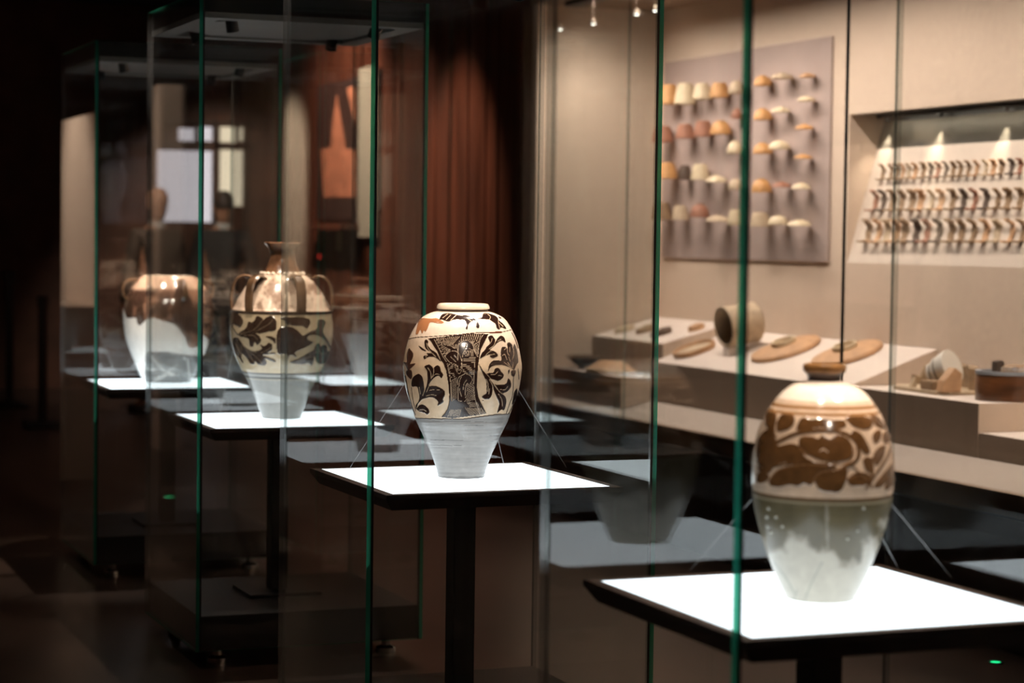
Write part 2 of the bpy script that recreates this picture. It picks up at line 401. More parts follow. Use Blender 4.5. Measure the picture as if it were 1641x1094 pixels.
def painted_body(name, parent, center, prof, rows, cols, painter, matname, rows_extra=None, relief=0.0008):
    """prof: list of (z, r) from bottom to top, world heights above the table; a dense surface of revolution with
    per-vertex paint; the half turned to the visitor is painted and the pattern repeats round the back."""
    zs = np.array([p[0] for p in prof]); rs = np.array([p[1] for p in prof])
    sarc = np.concatenate([[0], np.cumsum(np.hypot(np.diff(zs), np.diff(rs)))])
    k = np.linspace(0, sarc[-1], rows)
    # smooth interpolation (Catmull on the profile)
    cc = catmull(list(zip(zs, rs)), False, 12); ca = np.concatenate([[0], np.cumsum(np.hypot(*np.diff(cc, axis=0).T))]); k = np.linspace(0, ca[-1], rows)
    z = np.interp(k, ca, cc[:, 0]); r = np.interp(k, ca, cc[:, 1])
    th0 = math.atan2(-center[1], -center[0])           # azimuth that faces the visitor
    phi = np.linspace(-math.pi, math.pi, cols, endpoint=False)
    fold = ((phi+math.pi/2) % math.pi)-math.pi/2       # front half, repeated round the back
    FO, ZZ = np.meshgrid(fold, z); PH, RR = np.meshgrid(phi, r)
    X = center[0]+RR*np.cos(th0+FO); Y = center[1]+RR*np.sin(th0+FO); Z = center[2]+ZZ
    px, py = P(X.ravel(), Y.ravel(), Z.ravel())
    col, hh, rough = painter(px, py, ZZ.ravel(), FO.ravel())
    RR = RR+hh.reshape(RR.shape)*relief
    V = np.stack([RR*np.cos(th0+PH), RR*np.sin(th0+PH), ZZ], -1).reshape(-1, 3)
    n = rows*cols; i = np.arange(rows-1)[:, None]*cols; j = np.arange(cols)[None, :]; j2 = (j+1) % cols
    F = np.stack([i+j, i+j2, i+cols+j2, i+cols+j], -1).reshape(-1, 4)
    me = bpy.data.meshes.new(name); me.vertices.add(n); me.vertices.foreach_set('co', V.ravel().astype(np.float32))
    me.loops.add(F.size); me.loops.foreach_set('vertex_index', F.ravel().astype(np.int32))
    me.polygons.add(len(F)); me.polygons.foreach_set('loop_start', np.arange(0, F.size, 4, dtype=np.int32))
    me.polygons.foreach_set('use_smooth', np.ones(len(F), bool))
    me.update(calc_edges=True)
    at = me.color_attributes.new('paint', 'FLOAT_COLOR', 'POINT')
    at.data.foreach_set('color', np.concatenate([np.clip(col, 0, 1), rough[:, None]], 1).astype(np.float32).ravel())
    me.materials.append(MATS[matname])
    o = bpy.data.objects.new(name, me); COL.objects.link(o); o.parent = parent; return o
def prof_px(rows, ybase, s):            # (y pixel of silhouette, radius pixel) -> (z, r)
    return [((ybase-y)/s/0.994, r/s) for (y, r) in rows]

CREAM = (0.66, 0.50, 0.34); DARK = (0.022, 0.0095, 0.0065); ORNG = (0.36, 0.145, 0.06); GREYB = (0.225, 0.212, 0.20)

# ---- jar with black scrolling leaves (second case)
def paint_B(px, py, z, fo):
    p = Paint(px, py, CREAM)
    nz = vnoise(px*0.12, py*0.12, 3); nz2 = vnoise(px*0.02+7, py*0.35, 5)
    p.c *= (0.86+0.28*nz)[:, None]
    up = np.clip((585-py)/60, 0, 1)[:, None]      # whiter on the shoulder, tan lower down
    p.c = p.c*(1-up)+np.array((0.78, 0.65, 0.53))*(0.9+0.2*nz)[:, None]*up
    lf = np.clip((705-px)/50, 0, 1)[:, None]*(1-0.4*up); p.c = p.c*(1-lf*np.array((0.12, 0.24, 0.32)))     # left flank painted browner and darker, where the spots reach less
    A = (640, 480, 10.94); B = (740, 480, 10.94); C = (640, 580, 10.94); D = (740, 580, 10.94)
    Q = lambda o, L: [(o[0]+a/o[2], o[1]+b/o[2]) for a, b in L]
    def F(col, *parts, smooth=True, h=1.0):
        pts = [];
        for o, L in parts: pts += Q(o, L)
        return p.fill(pts, col, smooth, h=h, raw=True)
    def S(o, L, wd, col=CREAM, h=0.0): p.stroke(Q(o, L), wd, col, True, h=h, raw=True)
    LINE = (0.60, 0.46, 0.33)
    # shoulder
    F(ORNG, (A, [(290, 600), (320, 440), (350, 350), (430, 320), (560, 330), (660, 325), (740, 365), (780, 405), (700, 420), (600, 400), (540, 400), (500, 500), (460, 560), (430, 540), (400, 595), (370, 530), (330, 600)]))
    F(DARK, (A, [(700, 350), (750, 260), (860, 232), (1000, 262), (1090, 280)]), (B, [(60, 270), (180, 305), (260, 370), (305, 440), (300, 500), (250, 485), (250, 400), (180, 380), (110, 440), (100, 520), (65, 505), (85, 440), (50, 365), (0, 345)]), (A, [(1080, 350), (960, 350), (860, 385), (740, 350)]))
    F(DARK, (B, [(270, 330), (350, 310), (375, 240), (450, 238), (560, 270), (620, 310), (650, 360), (720, 420), (775, 490), (765, 518), (690, 490), (655, 525), (610, 500), (590, 430), (540, 390), (480, 352), (380, 342)]))
    F(DARK, (B, [(640, 290), (700, 330), (660, 330)]))
    for L in ([(760, 320), (850, 250)], [(820, 350), (900, 270)], [(900, 360), (1000, 270)]): S(A, L, 0.7)
    for L in ([(100, 330), (200, 400), (230, 470)], [(480, 350), (500, 300), (450, 250)], [(640, 320), (640, 400), (665, 500)], [(650, 400), (720, 470)]): S(B, L, 0.7)
    # band line under the shoulder
    p.stroke(Q(A, [(170, 690), (300, 660), (640, 640), (1020, 612)])+Q(B, [(60, 597), (300, 575), (480, 575), (680, 570), (860, 530)]), 1.3, (0.06, 0.03, 0.02), raw=True, h=0.5)
    F((0.10, 0.025, 0.012), (B, [(480, 570), (690, 555), (690, 585), (500, 590)]))
    # centre panel
    F(DARK, (A, [(500, 678), (700, 655), (1010, 620)]), (B, [(60, 603), (240, 590), (470, 600), (400, 740), (330, 880), (310, 1000)]), (D, [(290, 30), (272, 250), (265, 440), (290, 600), (325, 690), (430, 900), (300, 930), (0, 965)]), (C, [(930, 985), (740, 962), (840, 830), (872, 700), (875, 580), (860, 400), (820, 150), (770, 20)]), (A, [(730, 1070), (660, 900), (560, 740)]), smooth=False)
    hm = np.ones(len(px), bool)
    leaves = [Q(A, [(800, 1000), (860, 925), (960, 895), (1040, 940), (1080, 1030), (1094, 1094)])+Q(C, [(1094, 120), (1060, 200), (1010, 170), (1010, 60), (880, 0)]),
              Q(B, [(-60, 800), (0, 735), (80, 710), (150, 745), (205, 820), (190, 885), (120, 850), (60, 880), (20, 960), (0, 1094)])+Q(C, [(1060, 150), (1020, 60)])+Q(A, [(1030, 960)]),
              Q(D, [(-10, 240), (60, 208), (140, 230), (185, 300), (160, 362), (100, 370), (65, 440), (60, 560), (65, 680), (-40, 680)])+Q(C, [(1030, 640), (1030, 470), (1020, 330), (1050, 260)])]
    for L in leaves: hm[p.inside(L)] = False
    lw = 0.5
    def HT(o, a, b, c_, d_, n): p.frame(*o).hatch(a, b, c_, d_, n, lw, LINE, hm)
    HT(A, (650, 668), (1060, 640), (690, 770), (900, 815), 13)
    HT(A, (905, 800), (1090, 700), (950, 850), (1030, 930), 6)
    HT(A, (720, 790), (790, 980), (900, 885), (830, 960), 6)
    HT(A, (640, 720), (760, 1000), (680, 690), (800, 1000), 7)
    HT(B, (10, 620), (340, 588), (-10, 710), (290, 730), 10)
    HT(B, (160, 735), (215, 900), (300, 745), (275, 1000), 11)
    HT(B, (60, 895), (190, 895), (45, 985), (195, 985), 7)
    HT(D, (30, -85), (10, 230), (240, -80), (215, 210), 11)
    HT(D, (85, 395), (80, 690), (205, 370), (225, 650), 13)
    HT(D, (60, 800), (330, 800), (160, 940), (420, 915), 11)
    HT(D, (90, 700), (270, 710), (150, 780), (300, 790), 7)
    HT(C, (840, 30), (880, 270), (990, 60), (1000, 250), 8)
    HT(C, (895, 340), (910, 690), (1000, 275), (1010, 620), 13)
    HT(C, (900, 835), (1080, 830), (850, 955), (1050, 950), 9)
    S(A, [(610, 690), (690, 840), (770, 1000), (830, 1090)], 0.6, LINE); S(C, [(840, 20), (885, 250), (905, 450), (910, 680)], 0.6, LINE)
    S(B, [(390, 590), (320, 700), (292, 860), (285, 1000)], 0.6, LINE); S(D, [(228, 0), (212, 300), (220, 560), (260, 740), (320, 920)], 0.6, LINE)
    for L in leaves: p.stroke(L+[L[0]], 0.55, LINE, raw=True)
    for L in ([(900, 1000), (1000, 1094)], [(960, 970), (1020, 1040)]): S(A, L, 0.6, LINE)
    S(B, [(80, 790), (70, 850)], 0.6, LINE); S(D, [(90, 310), (40, 380), (25, 480)], 0.6, LINE); S(C, [(1090, 250), (1050, 360), (1060, 500), (1090, 600)], 0.6, LINE)
    # left field
    F(DARK, (A, [(440, 740), (470, 695), (512, 730), (500, 790), (560, 870), (640, 920), (690, 1000), (725, 1085), (640, 1020), (560, 1000), (500, 1010), (440, 1045), (425, 985), (500, 975), (480, 940), (555, 915), (500, 890), (455, 840)]))
    F(DARK, (A, [(335, 805), (400, 838), (480, 905), (390, 880)]))
    F((0.06, 0.024, 0.015), (A, [(130, 1094), (130, 960), (170, 850), (205, 880), (245, 940), (240, 1010), (205, 1094)]), (C, [(200, 30), (285, 25), (205, 110), (150, 140), (110, 60), (60, -20)]))
    F((0.05, 0.02, 0.013), (C, [(125, 150), (210, 140), (232, 240), (200, 300), (130, 225)]))
    F(DARK, (C, [(215, 345), (245, 260), (335, 205), (400, 250), (425, 340), (440, 470), (440, 520), (480, 400), (495, 300), (488, 160), (440, 80), (520, 40), (575, 75), (600, 105), (655, 55), (712, 80), (730, 150), (768, 215), (740, 285), (690, 240), (620, 270), (560, 330), (520, 420), (600, 412), (700, 438), (790, 500), (798, 580), (770, 650), (772, 705), (670, 765), (680, 700), (640, 650), (560, 615), (480, 630), (400, 655), (360, 700), (330, 740), (300, 830), (288, 760), (340, 680), (352, 600), (330, 470), (300, 432), (220, 425)]))
    F(DARK, (C, [(308, 825), (340, 758), (430, 748), (512, 820), (528, 880), (492, 922), (440, 890), (360, 870)]))
    S(C, [(110, 240), (150, 480), (200, 700), (280, 920)], 1.6, (0.06, 0.03, 0.02), 1); S(C, [(215, 440), (240, 650), (290, 860)], 1.0, (0.08, 0.04, 0.025), 1)
    S(C, [(80, 100), (120, 420), (190, 680)], 0.8, (0.09, 0.05, 0.03), 1)
    for L in ([(500, 100), (550, 180), (560, 290)], [(600, 100), (605, 180), (570, 270)], [(570, 270), (640, 210), (700, 220)], [(480, 520), (520, 430)], [(530, 495), (620, 480), (700, 490)], [(470, 595), (560, 572), (650, 585)], [(410, 590), (440, 510)], [(370, 560), (350, 440)], [(350, 840), (420, 835), (470, 860)], [(310, 800), (350, 745)]): S(C, L, 0.65)
    for L in ([(480, 760), (500, 850), (560, 920)], [(500, 930), (580, 940), (640, 1010)], [(460, 1000), (540, 1000)]): S(A, L, 0.6)
    # right field
    F(DARK, (B, [(320, 1030), (340, 950), (400, 880), (440, 820), (490, 760), (460, 660), (520, 622), (580, 690), (590, 740), (620, 680), (680, 630), (742, 660), (765, 752), (700, 720), (620, 760), (560, 820), (490, 880), (530, 888), (600, 920), (632, 980), (550, 1025), (490, 1000), (500, 960), (420, 980)]))
    F(DARK, (B, [(680, 940), (700, 830), (760, 828), (800, 850), (790, 770), (830, 742), (882, 790), (890, 850), (920, 775), (962, 870), (982, 1000), (988, 1094)]), (D, [(960, 40), (915, 135), (870, 110), (780, 70), (690, 50), (560, 62), (490, 110), (462, 170), (470, 80), (500, 15), (560, -30), (640, -35), (690, -30)]))
    F(DARK, (D, [(295, 20), (400, 180), (480, 190), (550, 180), (585, 108), (650, 105), (690, 165), (737, 220), (710, 285), (640, 328), (560, 310), (490, 292), (520, 340), (580, 390), (700, 395), (780, 370), (810, 285), (852, 330), (862, 430), (790, 520), (720, 552), (770, 620), (778, 720), (740, 840), (690, 835), (618, 890), (640, 790), (650, 720), (610, 620), (560, 500), (540, 440), (530, 560), (480, 645), (400, 652), (348, 612), (380, 578), (430, 540), (432, 430), (425, 330), (375, 230)]))
    F(DARK, (D, [(810, 145), (842, 135), (818, 215)])); F(DARK, (D, [(868, 150), (945, 148), (915, 252), (868, 232)])); F(DARK, (D, [(355, 670), (385, 672), (375, 690)]))
    F(DARK, (D, [(915, 525), (960, 458), (972, 540), (930, 680), (878, 745), (890, 640)]))
    S(D, [(905, 240), (890, 560), (830, 740), (780, 890)], 1.2, DARK, 1); S(D, [(985, 120), (1000, 300)], 1.2, DARK, 1); S(D, [(960, 560), (880, 780), (820, 900)], 1.2, DARK, 1)
    S(B, [(875, 580), (930, 690), (985, 850)], 1.4, (0.10, 0.04, 0.025), 1)
    for L in ([(410, 180), (500, 290), (570, 400), (660, 520), (740, 570)], [(430, 300), (460, 400), (450, 520)], [(480, 300), (540, 420), (540, 500)], [(510, 215), (580, 215), (630, 165)], [(640, 230), (690, 240)], [(670, 480), (760, 480), (800, 430)], [(640, 560), (700, 660), (710, 770)], [(480, 470), (470, 560)]): S(D, L, 0.7)
    for L in ([(530, 680), (520, 730), (480, 780)], [(620, 730), (690, 690)], [(480, 860), (560, 800), (600, 690)], [(410, 990), (470, 920), (540, 890)], [(490, 970), (580, 950)], [(740, 880), (790, 850), (800, 930), (830, 980)], [(710, 980), (750, 960), (790, 1050)], [(840, 830), (840, 920)], [(900, 850), (910, 960), (880, 1050)], [(820, 1000), (850, 1090)]): S(B, L, 0.65)
    for L in ([(850, 90), (740, 0)], [(870, 100), (800, 0)], [(890, 100), (900, 0)]): S(D, L, 0.6)
    # bare lower body
    z0 = 0.158
    bl = np.interp(px, [640, 665, 740, 777, 795, 817, 840], [669.5, 670, 671.5, 666.5, 664, 663, 662])
    low = py > bl
    g = np.array(GREYB)*(0.80+0.42*nz2)[:, None]*(0.9+0.2*nz)[:, None]
    p.c[low] = g[low]; p.h[low] = 0
    ln = (np.abs(py-bl) < 0.8); p.c[ln] = (0.07, 0.05, 0.04)
    for (yk, x0, x1, wd) in ((705.5, 690, 742, 0.9), (681, 742, 775, 0.9), (714, 690, 740, 0.7), (706, 785, 800, 1.0), (697, 784, 806, 0.9), (675, 690, 780, .6)):
        sel = low & (np.abs(py-yk-0.02*(px-740)) < wd/2) & (px > x0) & (px < x1); p.c[sel] = (0.06, 0.055, 0.05)
    bot = py > 763; p.c[bot] *= (0.35+0.6*nz[bot])[:, None]
    # throwing ridges
    rid = np.sin(z*260)*0.25+np.sin(z*610+1)*0.15+nz2*0.8
    p.h[low] = rid[low]*0.8
    rr = np.where(low, 0.42, np.where(p.h > 0.4, 0.16, 0.26))
    return p.c, p.h, rr
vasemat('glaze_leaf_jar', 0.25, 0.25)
cB = atz(739, 763, ZT); sB = pxm(cB)
vB = thing('leaf_jar', 'cream jar painted with black scrolling leaves above a bare grey foot', 'jar', cB)
profB = prof_px([(763, 37.0), (760, 37.4), (750, 40), (740, 43.5), (728, 48), (717, 52.8), (702, 60), (688, 66.5), (675, 72.8), (663, 77), (648, 82.2), (630, 88.6), (612, 92.6), (590, 95), (576, 93.6), (562, 91), (545, 86.3), (530, 79.2), (519, 72.5), (510, 64.5), (504, 54), (501, 45), (499, 38)], 763, sB)
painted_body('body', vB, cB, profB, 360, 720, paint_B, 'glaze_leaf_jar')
zr = profB[-1][0]
mat('cream_glaze', (0.74, 0.62, 0.48), 0.22, var=0.15, scale=25, coat=0.3)
MB().lathe([(36/sB, zr-0.003), (37.5/sB, zr+0.002), (42.3/sB, zr+0.006), (42/sB, zr+0.012), (39.5/sB, zr+0.0185), (37/sB, zr+0.0195), (33/sB, zr+0.017), (31.5/sB, zr), (36/sB, zr-0.03)], 96).build('mouth_rim', 'cream_glaze', vB, smooth=True)
mat('dark_glaze', (0.03, 0.013, 0.008), 0.3)
MB().lathe([(38.6/sB, zr-0.0025), (39.4/sB, zr+0.0005), (39.4/sB, zr+0.003), (37/sB, zr+0.004), (37/sB, zr-0.002)], 96, closed=True).build('neck_line', 'dark_glaze', vB, smooth=True)
MB().lathe([(0.0, 0.0005), (37/sB, 0.0005)], 48).build('underside', 'dark_glaze', vB)

# ---- brown floral jar (nearest case)
ZA = (1190, 570, 2.669)
BUFF = (0.66, 0.475, 0.34); BRWN = (0.105, 0.047, 0.016); OLIVE = (0.105, 0.078, 0.032); SLIP = (0.40, 0.355, 0.285)
def paint_A(px, py, z, fo):
    p = Paint(px, py, BUFF).frame(*ZA)
    nz = vnoise(px*0.07, py*0.07, 11); nb = vnoise(px*0.045, py*0.03, 13)
    p.c *= (0.9+0.2*nz)[:, None]
    polys = [[(150, 275), (178, 242), (212, 244), (226, 278), (203, 310), (152, 324), (146, 300)],
      [(232, 305), (248, 270), (270, 262), (290, 270), (340, 266), (380, 274), (432, 274), (442, 300), (400, 314), (330, 306), (240, 320)],
      [(440, 266), (480, 258), (540, 262), (557, 290), (540, 313), (505, 314), (465, 296)],
      [(545, 244), (580, 262), (618, 312), (572, 302), (550, 272)], [(104, 242), (130, 224), (148, 255), (140, 320), (150, 352), (100, 295)],
      [(70, 350), (108, 312), (140, 340), (152, 382), (200, 374), (240, 384), (272, 432), (302, 452), (240, 462), (180, 456), (100, 482), (64, 452), (60, 400)],
      [(240, 372), (252, 345), (300, 344), (322, 352), (342, 338), (376, 354), (400, 337), (440, 345), (467, 376), (473, 410), (460, 440), (420, 453), (390, 456), (330, 441), (280, 426), (250, 402)],
      [(464, 326), (492, 320), (522, 352), (546, 412), (520, 418), (500, 392), (474, 366)],
      [(116, 548), (134, 502), (180, 476), (260, 463), (340, 456), (400, 470), (382, 492), (320, 510), (296, 552), (262, 545), (240, 558), (200, 552), (150, 562)],
      [(308, 532), (330, 505), (390, 490), (442, 480), (446, 520), (420, 577), (380, 584), (330, 572)],
      [(448, 526), (480, 500), (520, 498), (548, 520), (530, 550), (480, 556), (456, 552)], [(514, 456), (520, 434), (552, 440), (558, 502), (530, 492)],
      [(554, 342), (570, 317), (592, 322), (586, 360), (564, 373)], [(598, 332), (620, 317), (634, 350), (615, 376), (597, 360)], [(558, 422), (580, 390), (607, 384), (602, 430), (576, 467), (558, 452)],
      [(638, 400), (650, 430), (642, 475)], [(560, 556), (610, 490), (642, 454), (644, 500), (590, 562)], [(604, 562), (640, 500), (646, 540), (622, 572)],
      [(62, 542), (68, 502), (100, 498), (116, 520), (95, 542)], [(66, 470), (90, 480), (130, 470), (118, 500), (80, 500)]]
    for q in polys: p.fill(q, BRWN, h=1.0)
    for L, wd in (([(150, 368), (230, 332), (330, 318), (420, 325), (482, 362), (497, 412), (480, 452), (430, 478)], 6.5), ([(470, 470), (540, 540), (552, 566)], 3), ([(640, 350), (618, 430), (570, 505), (528, 566)], 4), ([(552, 440), (556, 500), (540, 520)], 4), ([(100, 480), (200, 462), (300, 455)], 4)):
        p.stroke(L, wd, BRWN, h=1.0)
    mid = (0.25, 0.125, 0.055)
    for L in ([(244, 392), (300, 432), (380, 458), (440, 462), (474, 430), (476, 390)], [(110, 540), (150, 490), (240, 466), (380, 464)], [(300, 545), (330, 500), (430, 478)], [(460, 520), (500, 510), (530, 525)]):
        p.stroke(L, 2.2, mid, h=0.3)
    p.stroke([(330, 408), (345, 398), (365, 412)], 1.6, BUFF); 
    rn = vnoise(px*0.09, py*0.09, 17); br = p.h > 0.5
    p.c[br] *= (0.65+0.75*rn[br])[:, None]
    # ridged lines on the shoulder, brown band at the foot of the decoration, olive glaze running into pale slip
    for zk, wd in ((0.3585, 0.0032), (0.3475, 0.0022)):
        sel = np.abs(z-zk) < wd; p.c[sel] = (0.30, 0.15, 0.06)
    zb = 0.196
    low = z < zb; edge = 0.108+0.050*(nb-0.5)*2+0.020*np.sin(px*0.05)+0.012*(nz-.5)
    c1 = np.array(OLIVE)*(0.7+0.6*nb)[:, None]; c2 = np.array(SLIP)*(0.92+0.16*nz)[:, None]
    t = np.clip((z-edge)/0.026+0.5, 0, 1)[:, None]
    p.c[low] = (c2*(1-t)+c1*t)[low]; p.h[low] = 0
    drip = low & (np.abs(px-1325-(py-820)*0.03) < 5*nz) & (py < 880) & (py > 800); p.c[drip] = p.c[drip]*0.5+np.array(SLIP)*0.45
    for (a, b) in ((1232, 814), (1229, 828), (1244, 828), (1230, 843), (1254, 843), (1358, 863), (1384, 814), (1374, 850), (1236, 853)):
        sel = np.hypot(px-a, py-b) < 2.0; p.c[sel] = (0.5, 0.47, 0.38); p.h[sel] = 1.2
    for L in ([(1240, 900), (1262, 930), (1275, 955)], [(1318, 900), (1300, 935), (1290, 960)], [(1278, 945), (1270, 965)]): p.stroke(L, 2.5, (0.27, 0.26, 0.21), raw=True)
    sel = np.abs(z-zb) < 0.003; p.c[sel] = (0.13, 0.07, 0.03); sel = np.abs(z-zb+0.006) < 0.0025; p.c[sel] = (0.26, 0.21, 0.13)
    top = z > 0.37; p.c[top] = np.array((0.78, 0.66, 0.54))*(0.92+0.16*nz[top])[:, None]
    rough = np.where(low, 0.36, 0.14+0.06*nz)
    return p.c, p.h, rough
vasemat('glaze_floral_jar', 0.2, 0.3)
cA = atz(1314, 957.4, ZT); sA = pxm(cA)
vA = thing('floral_jar', 'brown and buff floral jar with small collared mouth and pale grey-green lower half', 'jar', cA)
k = 1/2.669
profA = [((1034-y)*k/sA/0.99, r*k/sA) for y, r in [(1034, 146), (1026, 149), (1000, 163), (950, 187), (900, 209), (850, 229), (800, 247), (750, 263), (700, 277), (650, 288), (600, 296), (550, 300), (500, 300), (450, 297), (400, 290), (350, 279), (300, 263), (250, 241), (215, 219), (200, 208), (190, 201), (180, 192), (160, 172), (140, 145), (128, 122), (120, 96), (113, 72)]]
painted_body('body', vA, cA, profA, 300, 560, paint_A, 'glaze_floral_jar', relief=0.0014)
zn = profA[-1][0]; u = k/sA
mat('brown_glaze', (0.22, 0.105, 0.035), 0.2, var=0.35, scale=30, coat=0.4)
MB().lathe([(72*u, zn-0.004), (70*u, zn+8*u), (72*u, zn+22*u), (80*u, zn+34*u), (74*u, zn+36*u), (64*u, zn+30*u), (60*u, zn)], 72).build('neck', 'dark_glaze', vA, smooth=True)
MB().lathe([(76*u, zn+32*u), (86*u, zn+36*u), (91*u, zn+44*u), (92*u, zn+60*u), (90*u, zn+68*u), (83*u, zn+72*u), (74*u, zn+71*u), (68*u, zn+60*u), (66*u, zn+36*u)], 72, closed=True).build('mouth_rim', 'brown_glaze', vA, smooth=True)
MB().lathe([(0.0, 0.0005), (146*u, 0.0005)], 48).build('underside', 'dark_glaze', vA)

# ---- handled vase with the narrow neck (third case)
def paint_C(px, py, z, fo):
    BASE = (0.52, 0.41, 0.26); DK = (0.040, 0.022, 0.014)
    p = Paint(px, py, BASE); nz = vnoise(px*0.12, py*0.12, 21); nb = vnoise(px*0.06, py*0.05, 23)
    p.c *= (0.88+0.24*nz)[:, None]
    a = (365, 500, 9.944); b = (445, 500, 9.95); q3 = (365, 420, 12.16); q4 = (445, 420, 12.16)
    for o, L in ((a, [(0, -20), (150, 20), (212, 60), (252, 150), (200, 245), (160, 225), (100, 200), (50, 215), (-20, 250)]),
      (a, [(168, 342), (290, 250), (330, 150), (380, 160), (430, 130), (465, 58), (550, 90), (560, 130), (620, 80), (700, 58), (770, 130), (770, 280), (640, 312), (520, 342), (440, 332), (505, 380), (532, 460), (470, 522), (430, 480), (400, 552), (350, 532), (340, 440), (290, 410), (208, 392)]),
      (a, [(78, 440), (162, 400), (250, 520), (330, 592), (420, 622), (540, 590), (520, 520), (570, 535), (600, 528), (650, 488), (712, 520), (702, 602), (640, 650), (740, 638), (760, 668), (560, 682), (650, 720), (750, 760), (750, 802), (600, 742), (622, 800), (590, 852), (480, 832), (440, 780), (430, 832), (360, 822), (310, 740), (240, 670), (220, 720), (252, 790), (240, 808), (170, 712), (108, 642)]),
      (a, [(598, 390), (680, 378), (760, 420), (760, 500), (690, 440)]),
      (b, [(40, 88), (200, 80), (390, 86), (512, 120), (500, 222), (450, 262), (380, 215), (170, 205), (110, 140)]),
      (b, [(0, 285), (200, 230), (330, 300), (400, 372), (500, 312), (620, 262), (638, 130), (720, 118), (762, 172), (720, 300), (800, 450), (852, 562), (842, 612), (760, 462), (640, 372), (500, 372), (480, 432), (562, 482), (440, 562), (330, 612), (270, 652), (302, 722), (200, 680), (150, 782), (138, 660), (0, 652)]),
      (b, [(190, 802), (330, 740), (480, 652), (560, 612), (600, 530), (650, 488), (690, 545), (722, 518), (780, 540), (790, 622), (832, 622), (800, 760), (700, 832), (620, 792), (582, 702), (572, 780), (530, 862), (490, 812), (380, 832)]),
      (q3, [(230, 700), (300, 560), (420, 470), (430, 640), (380, 760), (330, 740), (270, 860), (250, 800), (210, 820)]),
      (q4, [(640, 700), (760, 560), (860, 640), (930, 760), (920, 930), (820, 910), (650, 940), (700, 820)])):
        p.frame(*o).fill(L, DK, h=1.0)
    p.frame(*a)
    for L in ([(190, 350), (420, 280), (560, 120)], [(240, 380), (400, 370), (480, 440)], [(180, 420), (300, 600), (420, 800)], [(430, 640), (560, 640), (690, 560)], [(440, 310), (640, 200), (720, 120)], [(120, 480), (200, 640), (260, 760)], [(330, 610), (460, 720), (560, 830)]): p.stroke(L, 0.7, (0.22, 0.16, 0.10))
    p.frame(*b)
    for L in ([(20, 420), (160, 480), (200, 640)], [(300, 400), (260, 560), (160, 640)], [(420, 400), (300, 600)], [(600, 640), (720, 660), (800, 660)], [(620, 540), (700, 700)], [(300, 790), (420, 740), (540, 700)]): p.stroke(L, 0.7, (0.20, 0.15, 0.10))
    p.frame(*a).stroke([(70, 210), (110, 290), (160, 360)], 1.6, DK, h=1)
    dk = p.h > .5; p.c[dk] *= (0.7+0.6*nb[dk])[:, None]
    zl = 0.167; low = z < zl
    g = np.array((0.215, 0.21, 0.19))*(0.8+0.4*nb)[:, None]; p.c[low] = g[low]; p.h[low] = 0
    for zk, wd, c_ in ((0.1665, 0.0035, (0.07, 0.06, 0.05)), (0.158, 0.003, (0.30, 0.29, 0.26)), (0.150, 0.004, (0.06, 0.055, 0.045)), (0.144, 0.002, (0.34, 0.30, 0.22)), (0.383, 0.005, (0.07, 0.038, 0.02))):
        sel = np.abs(z-zk) < wd; p.c[sel] = c_
    olive = low & (px > 495) & (z > 0.10); p.c[olive] *= np.array((0.75, 0.72, 0.6))
    sel = np.hypot(px-459, py-659) < 2; p.c[sel] = (.05, .04, .03)
    sh = z > 0.388; mt = np.clip((nb-0.5)*6, 0, 1)[:, None]*0.75
    cl = np.array((0.66, 0.50, 0.38))*(1-mt)+np.array((0.16, 0.085, 0.05))*mt; p.c[sh] = cl[sh]*(0.9+0.2*nz[sh])[:, None]
    return p.c, p.h, np.where(low, 0.34, 0.16+0.05*nz)
vasemat('glaze_handled_vase', 0.2, 0.5)
cC = atz(450.6, 669, ZT); sC = pxm(cC); k = 1/3.529
vC = thing('handled_vase', 'tall narrow-necked vase with strap handles round its dark-leafed shoulder', 'vase', cC)
yb = 669
rowsC = [(669, 31), (665, 32), (649, 38.3), (635, 43), (621, 49), (607, 56), (592.5, 64), (590, 65.4), (578, 71), (561, 77.2), (545, 81), (530, 82), (515, 81), (502, 79.5), (499, 80.6), (496, 79.8), (493, 77), (480, 70.5), (468, 63.5), (456, 55), (449, 48), (444, 40), (440, 33)]
profC = prof_px(rowsC, yb, sC)
painted_body('body', vC, cC, profC, 250, 460, paint_C, 'glaze_handled_vase', relief=0.0012)
mat('brown_neck', (0.13, 0.062, 0.032), 0.2, var=0.4, scale=22, coat=0.4)
nk = prof_px([(441, 33), (437, 30), (428, 25), (417, 21), (407, 20), (399, 22.5), (394, 28), (391.5, 30), (390, 28.5), (392, 25), (400, 17), (420, 14)], yb, sC)
MB().lathe([(r, z) for z, r in nk], 64).build('neck', 'brown_neck', vC, smooth=True)
